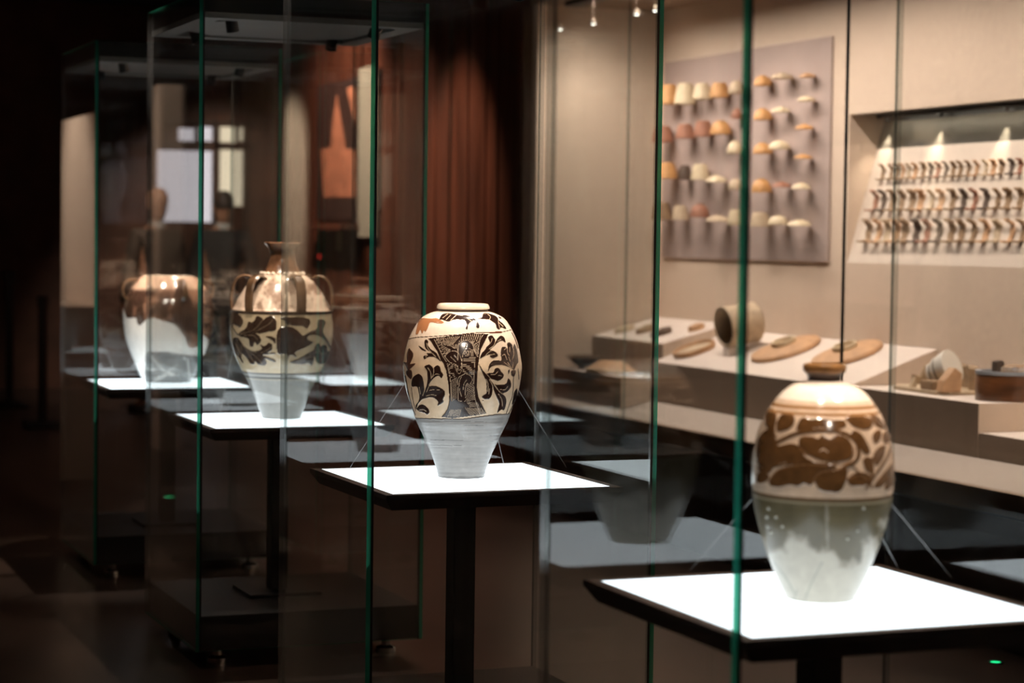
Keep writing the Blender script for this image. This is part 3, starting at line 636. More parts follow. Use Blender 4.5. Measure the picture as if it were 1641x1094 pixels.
# frilled collar where the neck joins the shoulder
fr = MB(); zc = (yb-439.5)/sC/0.994
for i in range(22):
    a = 2*math.pi*i/22; rr = 33.5/sC
    M = Matrix.Translation((rr*math.cos(a), rr*math.sin(a), zc)) @ Matrix.Rotation(a, 4, 'Z') @ Matrix.Diagonal((0.008, 0.0095, 0.0075, 1))
    fr.lathe([(0.0, -1), (0.7, -0.7), (1, 0), (0.7, 0.7), (0.0, 1)], 8, M=M)
fr.build('frilled_collar', 'cream_glaze', vC, smooth=True)
th0 = math.atan2(-cC[1], -cC[0])
mat('handle_glaze', (0.10, 0.055, 0.028), 0.22, var=0.5, scale=18, coat=0.4)
for hd in (-98, -40, 22, 82, 142, 202):
    a = th0+math.radians(hd); d = Vector((math.cos(a), math.sin(a), 0)); s_ = Vector((-math.sin(a), math.cos(a), 0))
    zz = lambda y: (yb-y)/sC/0.994
    path = [(46, 447), (56, 443.5), (66, 445), (74, 452), (79, 464), (81, 478), (81, 490), (80, 499)]
    path = catmull(path, False, 4)
    hb = MB(); n = len(path); pts = [d*(r/sC)+Vector((0, 0, zz(y))) for r, y in path]
    wd, thk = 0.0185, 0.0065
    ring = []
    for i in range(n):
        tg = (pts[min(i+1, n-1)]-pts[max(i-1, 0)]).normalized(); nn = tg.cross(s_).normalized()
        prof = [(-1, 0), (-0.8, 0.8), (-0.35, 0.75), (0, 1.0), (0.35, 0.75), (0.8, 0.8), (1, 0), (0.7, -0.8), (-0.7, -0.8)]
        ring.append([pts[i]+s_*(wd*q[0])+nn*(-thk*q[1]) for q in prof])
    base = len(hb.v)
    for rg in ring: hb.v += [tuple(v) for v in rg]
    m_ = 9
    for i in range(n-1):
        for j in range(m_): hb.f.append((i*m_+j, i*m_+(j+1) % m_, (i+1)*m_+(j+1) % m_, (i+1)*m_+j)); hb.mi.append(0)
    hb.f.append(tuple(range(m_))); hb.f.append(tuple(range((n-1)*m_, n*m_))[::-1]); hb.mi += [0, 0]
    hb.build('handle', 'handle_glaze', vC, smooth=True)
MB().lathe([(0.0, 0.0005), (31/sC, 0.0005)], 40).build('underside', 'dark_glaze', vC)

# ---- broken jar patched with white (farthest case)
def paint_D(px, py, z, fo):
    BASE = (0.30, 0.17, 0.11)
    p = Paint(px, py, BASE); nz = vnoise(px*0.10, py*0.13, 31); nb = vnoise(px*0.05, py*0.05, 33)
    t = np.clip((nb-0.42)*5, 0, 1)[:, None]
    p.c = np.array((0.055, 0.028, 0.019))*(1-t)+np.array((0.24, 0.125, 0.08))*t
    top = np.clip((463-py+6*nz)/7, 0, 1)[:, None]; p.c = p.c*(1-top)+np.array((0.48, 0.31, 0.22))*top
    a = (190, 430, 9.944); b = (190, 520, 9.944)
    p.frame(*a)
    for L in ([(120, 780), (110, 660), (170, 470), (230, 480), (220, 770)], [(280, 780), (290, 640), (380, 480), (400, 860), (330, 900)], [(500, 780), (540, 600), (640, 540), (760, 560), (780, 780), (600, 760), (700, 650)], [(880, 780), (900, 350), (1080, 300), (1100, 600), (1180, 780)]):
        p.fill(L, (0.055, 0.03, 0.02), h=1)
    WH = np.array((0.78, 0.77, 0.74))
    Q = lambda o, L: [(o[0]+x/o[2], o[1]+y/o[2]) for x, y in L]
    wp = Q(a, [(-60, 560), (60, 600), (130, 790), (280, 785), (300, 880), (340, 912), (400, 862), (450, 800), (560, 785), (700, 838), (870, 880), (960, 960), (1060, 1094)])+Q(b, [(1060, 200), (1110, 350), (1180, 375), (1290, 340), (1330, 150), (1430, 230), (1420, 420), (1330, 500), (1100, 482), (850, 452), (600, 432), (450, 450), (420, 700), (430, 960), (300, 960), (-60, 400)])
    i = p.fill(wp, WH, smooth=False, raw=True, h=0.2); p.c[i] *= (0.94+0.1*nz[i])[:, None]
    gp = Q(b, [(430, 470), (600, 440), (850, 460), (1100, 500), (1300, 510), (1300, 1000), (430, 1000)])
    i = p.fill(gp, (0.17, 0.175, 0.175), smooth=False, raw=True); p.c[i] *= (0.7+0.6*nb[i])[:, None]
    p.frame(*b)
    for L, wd in (([(480, 480), (600, 600), (740, 760)], 2.6), ([(770, 770), (860, 700), (940, 640)], 1.6), ([(580, 880), (650, 850), (740, 810)], 5), ([(780, 770), (870, 800)], 5), ([(1040, 540), (1060, 545)], 4), ([(1100, 560), (1120, 740), (1130, 900)], 3), ([(450, 700), (560, 720)], 4)): p.stroke(L, wd, (0.55, 0.55, 0.53))
    p.stroke([(500, 440), (640, 450), (800, 440)], 2.4, (0.09, 0.085, 0.08)); p.stroke([(690, 525), (800, 530), (900, 520)], 2.4, (0.07, 0.065, 0.06))
    rough = np.where((p.c.min(1) > 0.4), 0.6, 0.16)
    return p.c, p.h, rough
vasemat('glaze_broken_jar', 0.2, 0.4)
cD = atz(268.8, 611, ZT); sD = pxm(cD); k = 1/4.558
vD = thing('broken_jar', 'broken reddish-brown jar with large white plaster repair and flat missing top', 'jar', cD)
yb = 611
profD = prof_px([(611, 36), (607, 37.5), (602, 43), (593, 47), (584, 51), (575.5, 54.5), (558, 61.5), (540, 67.2), (518, 70.4), (499, 71.3), (483, 69), (473, 65.5), (463, 60), (452, 51.5), (446, 45), (443, 40.5)], yb, sD)
painted_body('body', vD, cD, profD, 200, 380, paint_D, 'glaze_broken_jar', relief=0.001)
zt_ = profD[-1][0]
MB().lathe([(40.5/sD, zt_-0.001), (39/sD, zt_+0.001), (35/sD, zt_-0.002), (34/sD, zt_-0.03), (44/sD, zt_-0.08)], 64).build('broken_edge', 'cream_glaze', vD, smooth=True)
th0 = math.atan2(-cD[1], -cD[0])
for hd in (-72, 20, 108, 198):
    a = th0+math.radians(hd); d = Vector((math.cos(a), math.sin(a), 0)); s_ = Vector((-math.sin(a), math.cos(a), 0))
    path = catmull([(50, 451), (60, 449), (70, 453), (75, 462), (74, 473), (68, 480)], False, 4)
    pts = [d*(r/sD)+Vector((0, 0, (yb-y)/sD/0.994)) for r, y in path]
    MB().tube(pts, 0.013, 10, flat=0.5, up=d).build('handle', 'handle_glaze', vD, smooth=True)
MB().lathe([(0.0, 0.0005), (36/sD, 0.0005)], 40).build('underside', 'dark_glaze', vD)

# ---- banded jar of the row opposite, seen only mirrored in the glass
vE = thing('banded_jar', 'broad brown banded jar with pale foot, seen mirrored left of the black-leaved jar', 'jar', (0.22, 9.3, ZT))
mat('brown_banded', (0.16, 0.075, 0.04), 0.25, var=0.5, scale=9, coat=0.4, stretch=(1, 1, 2.5)); mat('pale_foot', (0.55, 0.54, 0.51), 0.5, var=0.06, scale=20)
MB().lathe([(0, 0.0005), (0.085, 0.0005), (0.09, 0.01), (0.125, 0.12), (0.16, 0.215)], 64).build('pale_foot', 'pale_foot', vE, smooth=True)
MB().lathe([(0.16, 0.214), (0.205, 0.28), (0.218, 0.335), (0.200, 0.385), (0.15, 0.42), (0.112, 0.435), (0.112, 0.455), (0.125, 0.462), (0.12, 0.470), (0.10, 0.468), (0.095, 0.43)], 64).build('body', 'brown_banded', vE, smooth=True)
for zb_, rb_ in ((0.335, 0.2195), (0.388, 0.199), (0.43, 0.119)): MB().lathe([(rb_-0.004, zb_-0.006), (rb_+0.001, zb_-0.004), (rb_+0.001, zb_+0.004), (rb_-0.006, zb_+0.006)], 64, closed=True).build('painted_band', 'cream_glaze', vE, smooth=True)

# ---- nylon threads that steady the vases
def thread(c, r, z, px, py, lab, th=0.00045, pos=None):
    e = Vector(pos) if pos else atz(px, py, ZT)
    e.z = ZT+0.001
    d = Vector((e.x-c[0], e.y-c[1], 0)).normalized()
    a = Vector((c[0], c[1], ZT+z))+d*(r+0.0005)
    o = MB().tube([a-e, Vector((0, 0, 0))], th, 6).build('nylon_thread', 'fine_thread', loc=e)
    tag(o, lab, 'thread', 'nylon threads tied round the vases')
thread(cA, 0.1305, 0.215, 1105, 915, 'fine clear thread at the left of the brown floral jar')
thread(cA, 0.1305, 0.215, 1526, 927, 'fine clear thread at the right of the brown floral jar')
thread(cA, 0.1305, 0.215, 1440, 912, 'fine clear thread behind the right flank of the brown floral jar')
thread(cB, 0.1625, 0.28, 561, 749.5, 'fine clear thread at the left of the black-leaved jar', 0.0004)
thread(cB, 0.1625, 0.28, 908, 750, 'fine clear thread at the right of the black-leaved jar', 0.0004)
thread(cB, 0.1625, 0.28, 807, 743, 'fine clear thread hanging behind the right flank of the black-leaved jar', 0.0004)
thread(cC, 0.184, 0.30, 352, 664, 'fine clear thread at the left of the narrow-necked vase', 0.0004)
thread(cC, 0.184, 0.30, 590, 668, 'fine clear thread at the right of the narrow-necked vase', 0.0004)
thread(cD, 0.198, 0.30, 376, 609, 'fine clear thread at the right of the white-patched jar', 0.0004)

# ------------------------------------------------------------------ wall showcase
sh = thing('wall_showcase', 'long built-in wall showcase with beige linen back and glass front', 'showcase', (0, 0, 0))
YS = 0.6; ZC = 2.74; NZ0, NZ1, NY1 = 1.358, 2.06, 8.815; NX = 5.46
MB().box(WX0-0.02, 5.9, YS, YEND+0.06, 0.0, 0.472).build('base', 'showcase_base', sh)
MB().box(WX0+0.012, WX0+0.05, YS, YEND, 0.472, 0.556).build('skirt', 'plinth_front_shaded', sh)
MB().box(WX0+0.05, 5.3, YS, YEND, 0.472, 0.50).build('inner_floor', 'plinth_front_shaded', sh)
MB().prism([(4.56, 0.50), (4.56, 0.557), (4.80, 0.618), (4.80, 0.50)], YS, YEND, 'y').build('sloped_deck', 'deck_cloth_shaded', sh)
bw = MB(); bw.box(WX1, WX1+0.02, NY1, YEND+0.05, 0.5, ZC); bw.box(WX1, WX1+0.02, YS, NY1, NZ1, ZC); bw.box(WX1, WX1+0.02, YS, NY1, 0.5, NZ0)
bw.build('back_wall', 'linen', sh)
MB().box(4.515, WX1+0.02, YEND, YEND+0.06, 0.472, ZC+0.06).build('end_wall', 'linen', sh)
MB().box(WX0-0.02, 5.5, YS, YEND+0.06, ZC, ZC+0.06).build('showcase_ceiling', 'plinth_front_shaded', sh)
MB().box(WX0-0.02, 5.5, YS-0.06, YS, 0.472, ZC+0.06).build('end_wall', 'linen', sh)
# niche: side, dark top slot, steel strip, sloped board
MB().prism([(WX1+0.0205, NZ0), (WX1+0.0205, NZ1), (NX+0.06, NZ1), (NX+0.06, NZ0)], NY1, NY1+0.02, 'y').build('niche_side', 'linen', sh)
MB().box(WX1+0.02, NX+0.06, YS, NY1, NZ1, NZ1+0.02).build('niche_top', 'lamp_black', sh)
bz = lambda z: WX1+(NX-WX1)*(z-NZ0)/(2.03-NZ0)
ZS = 1.90
MB().prism([(bz(NZ0), NZ0), (bz(ZS), ZS), (bz(ZS)+0.02, ZS), (bz(NZ0)+0.02, NZ0-0.004)], YS, NY1, 'y').build('niche_board', 'linen_pale', sh)
MB().prism([(bz(ZS), ZS), (bz(2.03), 2.03), (bz(2.03)+0.02, 2.03), (bz(ZS)+0.02, ZS)], YS, NY1, 'y').build('niche_strip', 'niche_steel', sh)
MB().box(bz(2.03)+0.0, NX+0.06, YS, NY1, 2.03, NZ1).build('niche_slot', 'lamp_black', sh)
for px_, py_ in ((1432, 197), (1516, 191), (1622, 184), (1735, 176), (1860, 168)):
    q = atplane(px_, py_, (NX, 8, 2.03), Vector((1, 0, 0)))
    if q.y < YS+0.2: continue
    lx = NX-0.034
    ln = MB().lathe([(0, 0.0), (0.013, 0.0), (0.015, 0.025), (0, 0.03)], 12, (lx, q.y, 2.03)).build('niche_lamp', 'lamp_black', sh, smooth=True)
    light('niche_light', 'SPOT', (lx, q.y, 2.024), NICHE_SPOT, WARM2, sh, aim=(bz(1.5)-0.004, q.y+0.02, 1.5), size=0.004, cone=56, blend=0.8)
MB().box(NX-0.075, NX-0.06, YS+0.1, NY1-0.05, 2.045, 2.058).build('added_led_strip', 'lamp_black', sh)  # lamp bar added, with the area light below, to brighten the niche strip
light('added_led_light', 'AREA', (NX-0.068, (YS+NY1)/2, 2.043), 4.5, WARM2, sh, aim=(NX-0.03, (YS+NY1)/2, 1.95), size=NY1-YS-0.2, size_y=0.012)
# front glass
seams = [YS, 1.27, 3.375, 5.48, 7.585, 9.69, YEND]
for a, b in zip(seams[:-1], seams[1:]):
    MB().box(WX0-0.006, WX0+0.006, a+0.003, b-0.003, 0.472, ZC, side=[1, 1, 1, 1, 0, 0]).build('glass_pane', [GLASS, 'joint_clear'], sh)
for a in seams[1:-1]:
    MB().box(WX0-0.006, WX0+0.006, a-0.003, a+0.003, 0.472, ZC).build('glass_joint', 'joint_dark' if abs(a-7.585) < .01 else 'joint_clear', sh)
# lights of the showcase: linear fittings under its ceiling and a few mini spots
for ya, yb_ in ((1.0, 4.1), (4.3, 7.4), (7.6, 10.7)):
    MB().box(4.60, 4.68, ya, yb_, ZC-0.025, ZC).build('light_fitting', 'lamp_black', sh)
    light('strip_light', 'AREA', (4.64, (ya+yb_)/2, ZC-0.03), STRIP_W, SHOWL, sh, aim=(5.16, (ya+yb_)/2, 1.2), size=yb_-ya, size_y=0.06).data.spread = math.radians(130)
LENS = emat('lamp_lens', (1.0, 0.95, 0.88), 10.0)
for px_, py_ in ((898, 47), (951, 38), (1020, 23), (1050, 17)):
    q = atx(px_, py_, 4.62)
    st = MB().lathe([(0, 0.0), (0.013, 0.0), (0.014, 0.022), (0.0007, 0.026), (0.0007, ZC-q.z)], 16, tuple(q)).build('mini_spot', 'linen', sh, smooth=True)
    MB().lathe([(0, -0.006), (0.008, -0.004), (0.0125, 0.001)], 16, (0, 0, 0)).build('lens', 'lamp_lens', st, loc=tuple(q))
    light('mini_spot_light', 'SPOT', (q.x, q.y, q.z-0.012), SHOW_SPOT, SHOWL, sh, aim=(4.95, YEND, 1.75) if px_ in (951, 1050) else (5.2, q.y-0.7, 1.3), size=0.012, cone=95, blend=0.8)
q = atz(1005, 10, ZC-0.012)
q = Vector((4.72, 9.95, ZC))
MB().lathe([(0, -0.03), (0.05, -0.028), (0.062, -0.012), (0.062, 0)], 24, tuple(q)).build('ceiling_detector', 'linen_pale', sh, smooth=True)

# plinths inside the showcase
def plinth(label, poly, y0, y1):
    t = thing('plinth', label, 'plinth', (0, (y0+y1)/2, 0.55), 0)
    h = (y1-y0)/2; pl = [(x, z-0.55) for x, z in poly]
    n = len(pl); b = MB(); kk = 0
    b.quad([(x, -h, z) for x, z in pl]); b.mi[-1] = 2
    b.quad([(x, h, z) for x, z in pl][::-1]); b.mi[-1] = 2
    for i in range(n):
        a, c = pl[i], pl[(i+1) % n]; nx = abs(a[1]-c[1]); nzz = abs(a[0]-c[0])
        b.quad([(a[0], -h, a[1]), (a[0], h, a[1]), (c[0], h, c[1]), (c[0], -h, c[1])], 1 if nx > nzz else 0)
    b.build('plinth_block', ['plinth_cloth', 'plinth_front_shaded', 'linen'], t)
    return t
G = 0.004; BX = WX1-G
P1 = [(4.805, 0.50+0.001), (4.805, 0.824), (BX, 0.988), (BX, 0.501)]
plinth('beige plinth with sloping top under the two round lids', P1, 8.02, 9.95)
plinth('lower flat-topped beige plinth under the broken kiln pieces', [(4.805, 0.501), (4.805, 0.830), (BX, 0.830), (BX, 0.501)], 7.02, 8.015)
plinth('lowest beige plinth at the right edge, in front of the brown cylinder', [(4.805, 0.501), (4.805, 0.716), (BX, 0.716), (BX, 0.501)], 3.0, 7.015)
plinth('low beige plinth under the dark bowl and the shallow upturned dish', [(4.63, 0.577), (4.63, 0.742), (4.86, 0.742), (4.86, 0.620), (4.80, 0.620)], 9.96, 10.86)
plinth('beige plinth with sloping top at the far end, under the small sherds', [(4.865, 0.501), (4.865, 0.915), (BX, 1.02), (BX, 0.501)], 9.96, 10.86)

# things on the plinths
mat('clay_pale', (0.52, 0.40, 0.27), 0.7, var=0.18, scale=25, bump=0.15, bscale=80)
mat('clay_tan', (0.55, 0.32, 0.17), 0.6, var=0.18, scale=18, bump=0.12, bscale=70)
mat('clay_brown', (0.30, 0.19, 0.105), 0.7, var=0.3, scale=18, bump=0.2, bscale=60)
mat('clay_saggar', (0.34, 0.23, 0.135), 0.7, var=0.25, scale=22, bump=0.2, bscale=60)
mat('clay_dark', (0.10, 0.065, 0.045), 0.6, var=0.3, scale=18, bump=0.1, bscale=60)
mat('clay_red', (0.34, 0.15, 0.09), 0.65, var=0.2, scale=20)
mat('clay_orange', (0.58, 0.30, 0.11), 0.55, var=0.2, scale=20)
mat('clay_cream', (0.66, 0.54, 0.36), 0.5, var=0.1, scale=20)
mat('clay_white', (0.74, 0.69, 0.60), 0.35, var=0.06, scale=20)
mat('black_glaze', (0.015, 0.012, 0.010), 0.12, coat=0.5)
mat('sagger_glaze', (0.13, 0.05, 0.018), 0.3, var=0.6, scale=12, stretch=(0.5, 0.5, 2.0), coat=0.3)
mat('rim_bluegrey', (0.33, 0.35, 0.38), 0.5, var=0.1, scale=20)
SL = math.atan2(0.988-0.824, BX-4.805)
slz = lambda x: 0.824+(x-4.805)*math.tan(SL)
RS = Matrix.Rotation(-SL, 4, 'Y')
def onslope(px_, py_):
    n = Vector((-math.sin(SL), 0, math.cos(SL))); return atplane(px_, py_, (4.805, 9, 0.824), n)
# lying cylinder, mouth to the front
p0 = onslope(1190, 552); p0 = Vector((5.04, p0.y-0.115, slz(5.04)))
t = thing('kiln_cylinder', 'pale clay cylinder lying on its side with its mouth open to the front', 'ceramic', p0)
CT = -0.45*SL
Mx = Matrix.Translation((0, 0, 0.030)) @ Matrix.Rotation(CT, 4, 'Y') @ Matrix.Translation((-0.09, 0, 0.102)) @ Matrix.Rotation(math.pi/2, 4, 'Y')
MB().prism([(-0.088, -0.029), (0.075, 0.028), (-0.088, 0.016)], -0.03, 0.03, 'y').build('support_wedge', 'plinth_cloth', t)
MB().lathe([(0.088, 0.0), (0.101, 0.0), (0.102, 0.02), (0.101, 0.175), (0.09, 0.185), (0.0, 0.185)], 48, M=Mx).build('cylinder_wall', 'clay_pale', t, smooth=True)
MB().lathe([(0.088, 0.0), (0.085, 0.05), (0.083, 0.17), (0.0, 0.171)], 48, M=Mx).build('inner_wall', 'clay_pale', t, smooth=True)
def lid(px_, py_, r, lab, m='clay_tan', ring=0.33):
    q = onslope(px_, py_); t = thing('round_lid', lab, 'lid', q, 0, 'round clay lids')
    MB().lathe([(0, 0.001), (r*0.96, 0.001), (r, 0.010), (r*0.97, 0.022), (r*0.7, 0.034), (r*0.2, 0.040), (0, 0.040)], 56, M=RS).build('lid_disc', m, t, smooth=True)
    MB().lathe([(r*ring, 0.033), (r*ring*1.08, 0.046), (r*ring, 0.058), (r*ring*0.86, 0.058), (r*ring*0.78, 0.040)], 40, M=RS, closed=True).build('ring_knob', 'clay_cream' if m == 'clay_tan' else m, t, smooth=True)
lid(1260, 562, 0.175, 'tan round lid with ring knob beside the lying clay cylinder')
lid(1358, 570, 0.170, 'tan round lid with ring knob just above the floral jar mouth')
q = onslope(1098, 566)
t = thing('flat_dish', 'flat tan clay dish left of the lying clay cylinder', 'dish', (4.97, 9.80, slz(4.97)))
MB().lathe([(0, 0.001), (0.105, 0.001), (0.113, 0.012), (0.112, 0.028), (0.104, 0.028), (0.10, 0.014), (0, 0.012)], 48, M=RS).build('dish_wall', 'clay_tan', t, smooth=True)
MB().lathe([(0, 0.0125), (0.097, 0.0145)], 48, M=RS).build('dish_floor', 'clay_pale', t, smooth=True)
# dark bowl and upturned dish on the low plinth
t = thing('dark_bowl', 'small glossy black conical bowl at the left of the showcase', 'bowl', (4.745, 10.70, 0.743))
MB().lathe([(0, 0.001), (0.03, 0.001), (0.032, 0.012), (0.06, 0.03), (0.105, 0.066), (0.102, 0.068), (0.055, 0.036), (0, 0.018)], 40).build('bowl_wall', 'black_glaze', t, smooth=True)
MB().lathe([(0.104, 0.0655), (0.1065, 0.068), (0.102, 0.0695)], 40, closed=True).build('rim', 'clay_brown', t, smooth=True)
t = thing('upturned_dish', 'shallow pinkish clay dish turned upside down beside the black bowl', 'dish', (4.745, 10.34, 0.743))
MB().lathe([(0.112, 0.0), (0.116, 0.0), (0.118, 0.016), (0.10, 0.03), (0.055, 0.068), (0, 0.072)], 48, M=Matrix.Diagonal((0.95, 1.85, 0.9, 1))).build('dish_wall', 'clay_tan', t, smooth=True)
MB().lathe([(0.117, 0.014), (0.121, 0.020), (0.117, 0.024)], 48, M=Matrix.Diagonal((0.95, 1.85, 0.9, 1)), closed=True).build('rim', 'clay_cream', t, smooth=True)
def sherd(name, label, loc, r, m, seed, h=0.03, cat='sherd', rot=0.0, tilt=0.0):
    r_ = random.Random(seed); b = MB(); n = 9; top = []; bot = []
    for i in range(n):
        a = 2*math.pi*i/n; rr = r*(0.65+0.45*r_.random()); cz = h*(0.5+0.5*r_.random())
        bot.append((rr*math.cos(a), rr*0.7*math.sin(a), 0.0)); top.append((rr*0.9*math.cos(a), rr*0.62*math.sin(a), cz))
    k_ = len(b.v); b.v += bot+top+[(0, 0, h*1.15), (0, 0, 0)]
    for i in range(n):
        j = (i+1) % n; b.f.append((i, j, n+j, n+i)); b.f.append((n+i, n+j, 2*n)); b.f.append((j, i, 2*n+1)); b.mi += [0, 0, 0]
    o = b.build(name, m, loc=loc); o.rotation_euler = (0, tilt, rot); tag(o, label, cat); return o
s2 = math.atan2(1.02-0.915, BX-4.865); z2 = lambda x: 0.915+(x-4.865)*math.tan(s2)
for (x, y, r, mm, sd, lab) in ((4.99, 10.70, 0.07, 'clay_pale', 3, 'low pale sherd, leftmost on the far sloping plinth'), (5.02, 10.47, 0.065, 'clay_brown', 5, 'lumpy grey-brown sherd in the middle of the far sloping plinth'),
                               (5.0, 10.24, 0.08, 'clay_dark', 8, 'dark glinting sherd at the right of the far sloping plinth'), (5.12, 10.07, 0.055, 'clay_tan', 12, 'small tan sherd behind the dark glinting one')):
    sherd('pottery_sherd', lab, (x, y, z2(x)+0.001), r, mm, sd, 0.032, tilt=-s2)
# fused kiln waste: slab, curved wall, white bowls stuck together
q = atz(1500, 622, 0.83); q = Vector((5.03, 7.62, 0.831))
t = thing('kiln_waste', 'broken saggar piece with striped white bowls fused inside it', 'ceramic', q, -0.05)
r_ = random.Random(9)
MB().prism([(-0.13, -0.17), (-0.08, -0.20), (0.05, -0.19), (0.12, -0.10), (0.13, 0.08), (0.06, 0.25), (-0.06, 0.27), (-0.13, 0.18)], 0.0, 0.016, 'z').build('base_slab', 'clay_pale', t, bevel=0.004)
b = MB(); nseg = 22; pr = []
for i in range(nseg+1):
    a = math.radians(-62+150*i/nseg); hgt = 0.115-0.02*r_.random()-(0.05 if i > 19 else 0)
    for rr in (0.125, 0.150):
        for z_ in (0.014, hgt): pr.append((rr*math.cos(a)-0.01, rr*math.sin(a)*1.45+0.03, z_))
b.v = pr
for i in range(nseg):
    o_ = i*4
    for f_ in ((0, 4, 5, 1), (2, 3, 7, 6), (1, 5, 7, 3), (0, 2, 6, 4)): b.f.append(tuple(o_+x for x in f_)); b.mi.append(0)
b.f += [(0, 1, 3, 2), (nseg*4, nseg*4+2, nseg*4+3, nseg*4+1)]; b.mi += [0, 0]
b.build('saggar_wall', 'clay_saggar', t)
Mb = Vector((-0.42, 0.80, -0.36)).to_track_quat('Z', 'Y').to_matrix().to_4x4(); Mb.translation = (-0.005, -0.035, 0.098)
st = None
for i, (r0, r1, z0, z1) in enumerate(((0.074, 0.064, -0.035, 0.016), (0.062, 0.050, 0.026, 0.050), (0.047, 0.030, 0.060, 0.082))):
    MB().lathe([(0, z0), (r0, z0), (r0*1.01, z0+0.006), (r1, z1), (r1*0.6, z1+0.004), (0, z1+0.004)], 36, M=Mb).build('white_bowl', 'clay_white', t, smooth=True)
MB().lathe([(0, -0.028), (0.060, -0.026), (0.061, 0.022), (0.046, 0.058), (0, 0.060)], 30, M=Mb).build('dark_joint', 'clay_dark', t, smooth=True)
MB().prism([(-0.12, 0.014), (-0.03, 0.014), (-0.025, 0.09), (-0.06, 0.115), (-0.11, 0.06)], -0.205, -0.15, 'y').build('broken_chunk', 'clay_tan', t, bevel=0.005)
MB().box(-0.125, -0.06, -0.13, -0.03, 0.014, 0.055).build('broken_block', 'clay_brown', t, bevel=0.008)
MB().prism([(-0.12, 0.014), (-0.09, 0.014), (-0.10, 0.06)], 0.05, 0.07, 'y').build('splinter', 'clay_pale', t)
# brown glazed cylinder with sherds standing in it
t = thing('brown_saggar', 'round brown glazed vessel with broken sherds standing in it', 'ceramic', (5.03, 7.155, 0.831))
R_ = 0.125
MB().lathe([(0, 0.001), (R_, 0.001), (R_*1.01, 0.04), (R_, 0.105), (R_*0.99, 0.108), (R_*0.9, 0.108), (R_*0.9, 0.02), (0, 0.02)], 56).build('vessel_wall', 'sagger_glaze', t, smooth=True)
MB().lathe([(R_*0.885, 0.104), (R_*1.015, 0.104), (R_*1.015, 0.118), (R_*0.885, 0.118)], 56, closed=True).build('vessel_rim', 'rim_bluegrey', t, smooth=True)
MB().prism([(-0.02, 0.02), (0.02, 0.02), (0.018, 0.15), (0.005, 0.158), (-0.018, 0.152)], 0.045, 0.085, 'y').build('standing_sherd', 'clay_dark', t, bevel=0.004)
MB().prism([(-0.06, 0.02), (0.06, 0.02), (0.055, 0.13), (0.02, 0.145), (-0.03, 0.135)], -0.07, 0.0, 'y').build('standing_sherd', 'clay_brown', t, bevel=0.004)
MB().prism([(-0.03, 0.02), (0.05, 0.02), (0.04, 0.14), (-0.02, 0.142)], -0.10, -0.08, 'y').build('standing_sherd', 'clay_tan', t, bevel=0.003)

# ------------------------------------------------------------------ mauve board with upturned bowls
pa = atx(1068, 97, 5.262); pb = atx(1334, 60, 5.262)
tb = MB().box(5.258, 5.2695, 8.974, 10.80, 1.358, 2.444).build('mauve_board', 'mauve')
tag(tb, 'mauve-grey panel on the showcase back wall carrying rows of upturned bowls', 'panel')
BOWLS = [  # px of the base centre (bottom rim), width, height, material, row, column
 (1072, 167, 30, 27, 'clay_orange'), (1098, 167, 31, 29, 'clay_cream'), (1125, 159, 27, 22, 'clay_cream'), (1153, 156, 28, 20, 'clay_orange'), (1181, 150, 26, 18, 'clay_pale'), (1222, 137, 27, 14, 'clay_orange'), (1253, 126, 33, 8, 'clay_pale'), (1294, 124, 24, 6, 'clay_tan'),
 (1062, 228, 31, 22, 'clay_red'), (1098, 222, 28, 20, 'clay_red'), (1127, 219, 27, 22, 'clay_red'), (1155, 215, 30, 19, 'clay_orange'), (1181, 190, 18, 14, 'clay_red'), (1222, 192, 27, 16, 'clay_orange'), (1251, 180, 28, 8, 'clay_cream'), (1292, 162, 26, 7, 'clay_cream'),
 (1068, 286, 32, 22, 'clay_orange'), (1097, 288, 20, 20, 'clay_dark'), (1122, 288, 27, 22, 'clay_cream'), (1148, 292, 31, 10, 'clay_cream'), (1178, 246, 24, 18, 'clay_cream'), (1222, 246, 29, 15, 'clay_orange'), (1249, 239, 31, 12, 'clay_cream'), (1289, 207, 27, 7, 'clay_orange'),
 (1060, 352, 30, 24, 'clay_brown'), (1090, 352, 24, 20, 'clay_pale'), (1121, 348, 27, 19, 'clay_red'), (1150, 355, 34, 9, 'clay_pale'), (1180, 304, 24, 16, 'clay_pale'), (1220, 308, 29, 19, 'clay_orange'), (1252, 300, 28, 8, 'clay_red'), (1287, 254, 27, 6, 'clay_orange'),
 (1179, 361, 24, 22, 'clay_cream'), (1218, 363, 31, 20, 'clay_pale'), (1247, 360, 29, 13, 'clay_cream'), (1284, 303, 28, 9, 'clay_cream'), (1281, 362, 34, 9, 'clay_cream')]
MN = {'clay_orange': 'orange', 'clay_cream': 'cream', 'clay_pale': 'buff', 'clay_tan': 'tan', 'clay_red': 'reddish', 'clay_dark': 'dark', 'clay_brown': 'brown'}
colx = [1068, 1097, 1124, 1152, 1180, 1221, 1250, 1288]; ORD = ['first', 'second', 'third', 'fourth', 'fifth', 'sixth', 'seventh', 'eighth']
bycol = {}
for i, bwl in enumerate(BOWLS): bycol.setdefault(min(range(8), key=lambda c: abs(colx[c]-bwl[0])), []).append(i)
rown = {}
for c, L in bycol.items():
    for k_, i in enumerate(sorted(L, key=lambda i: BOWLS[i][1])): rown[i] = (c, k_, len(L))
peg = MB().tube([(0, 0, 0), (0.05, 0, 0)], 0.004, 8).build('peg_proto', 'steel'); pegm = peg.data; bpy.data.objects.remove(peg)
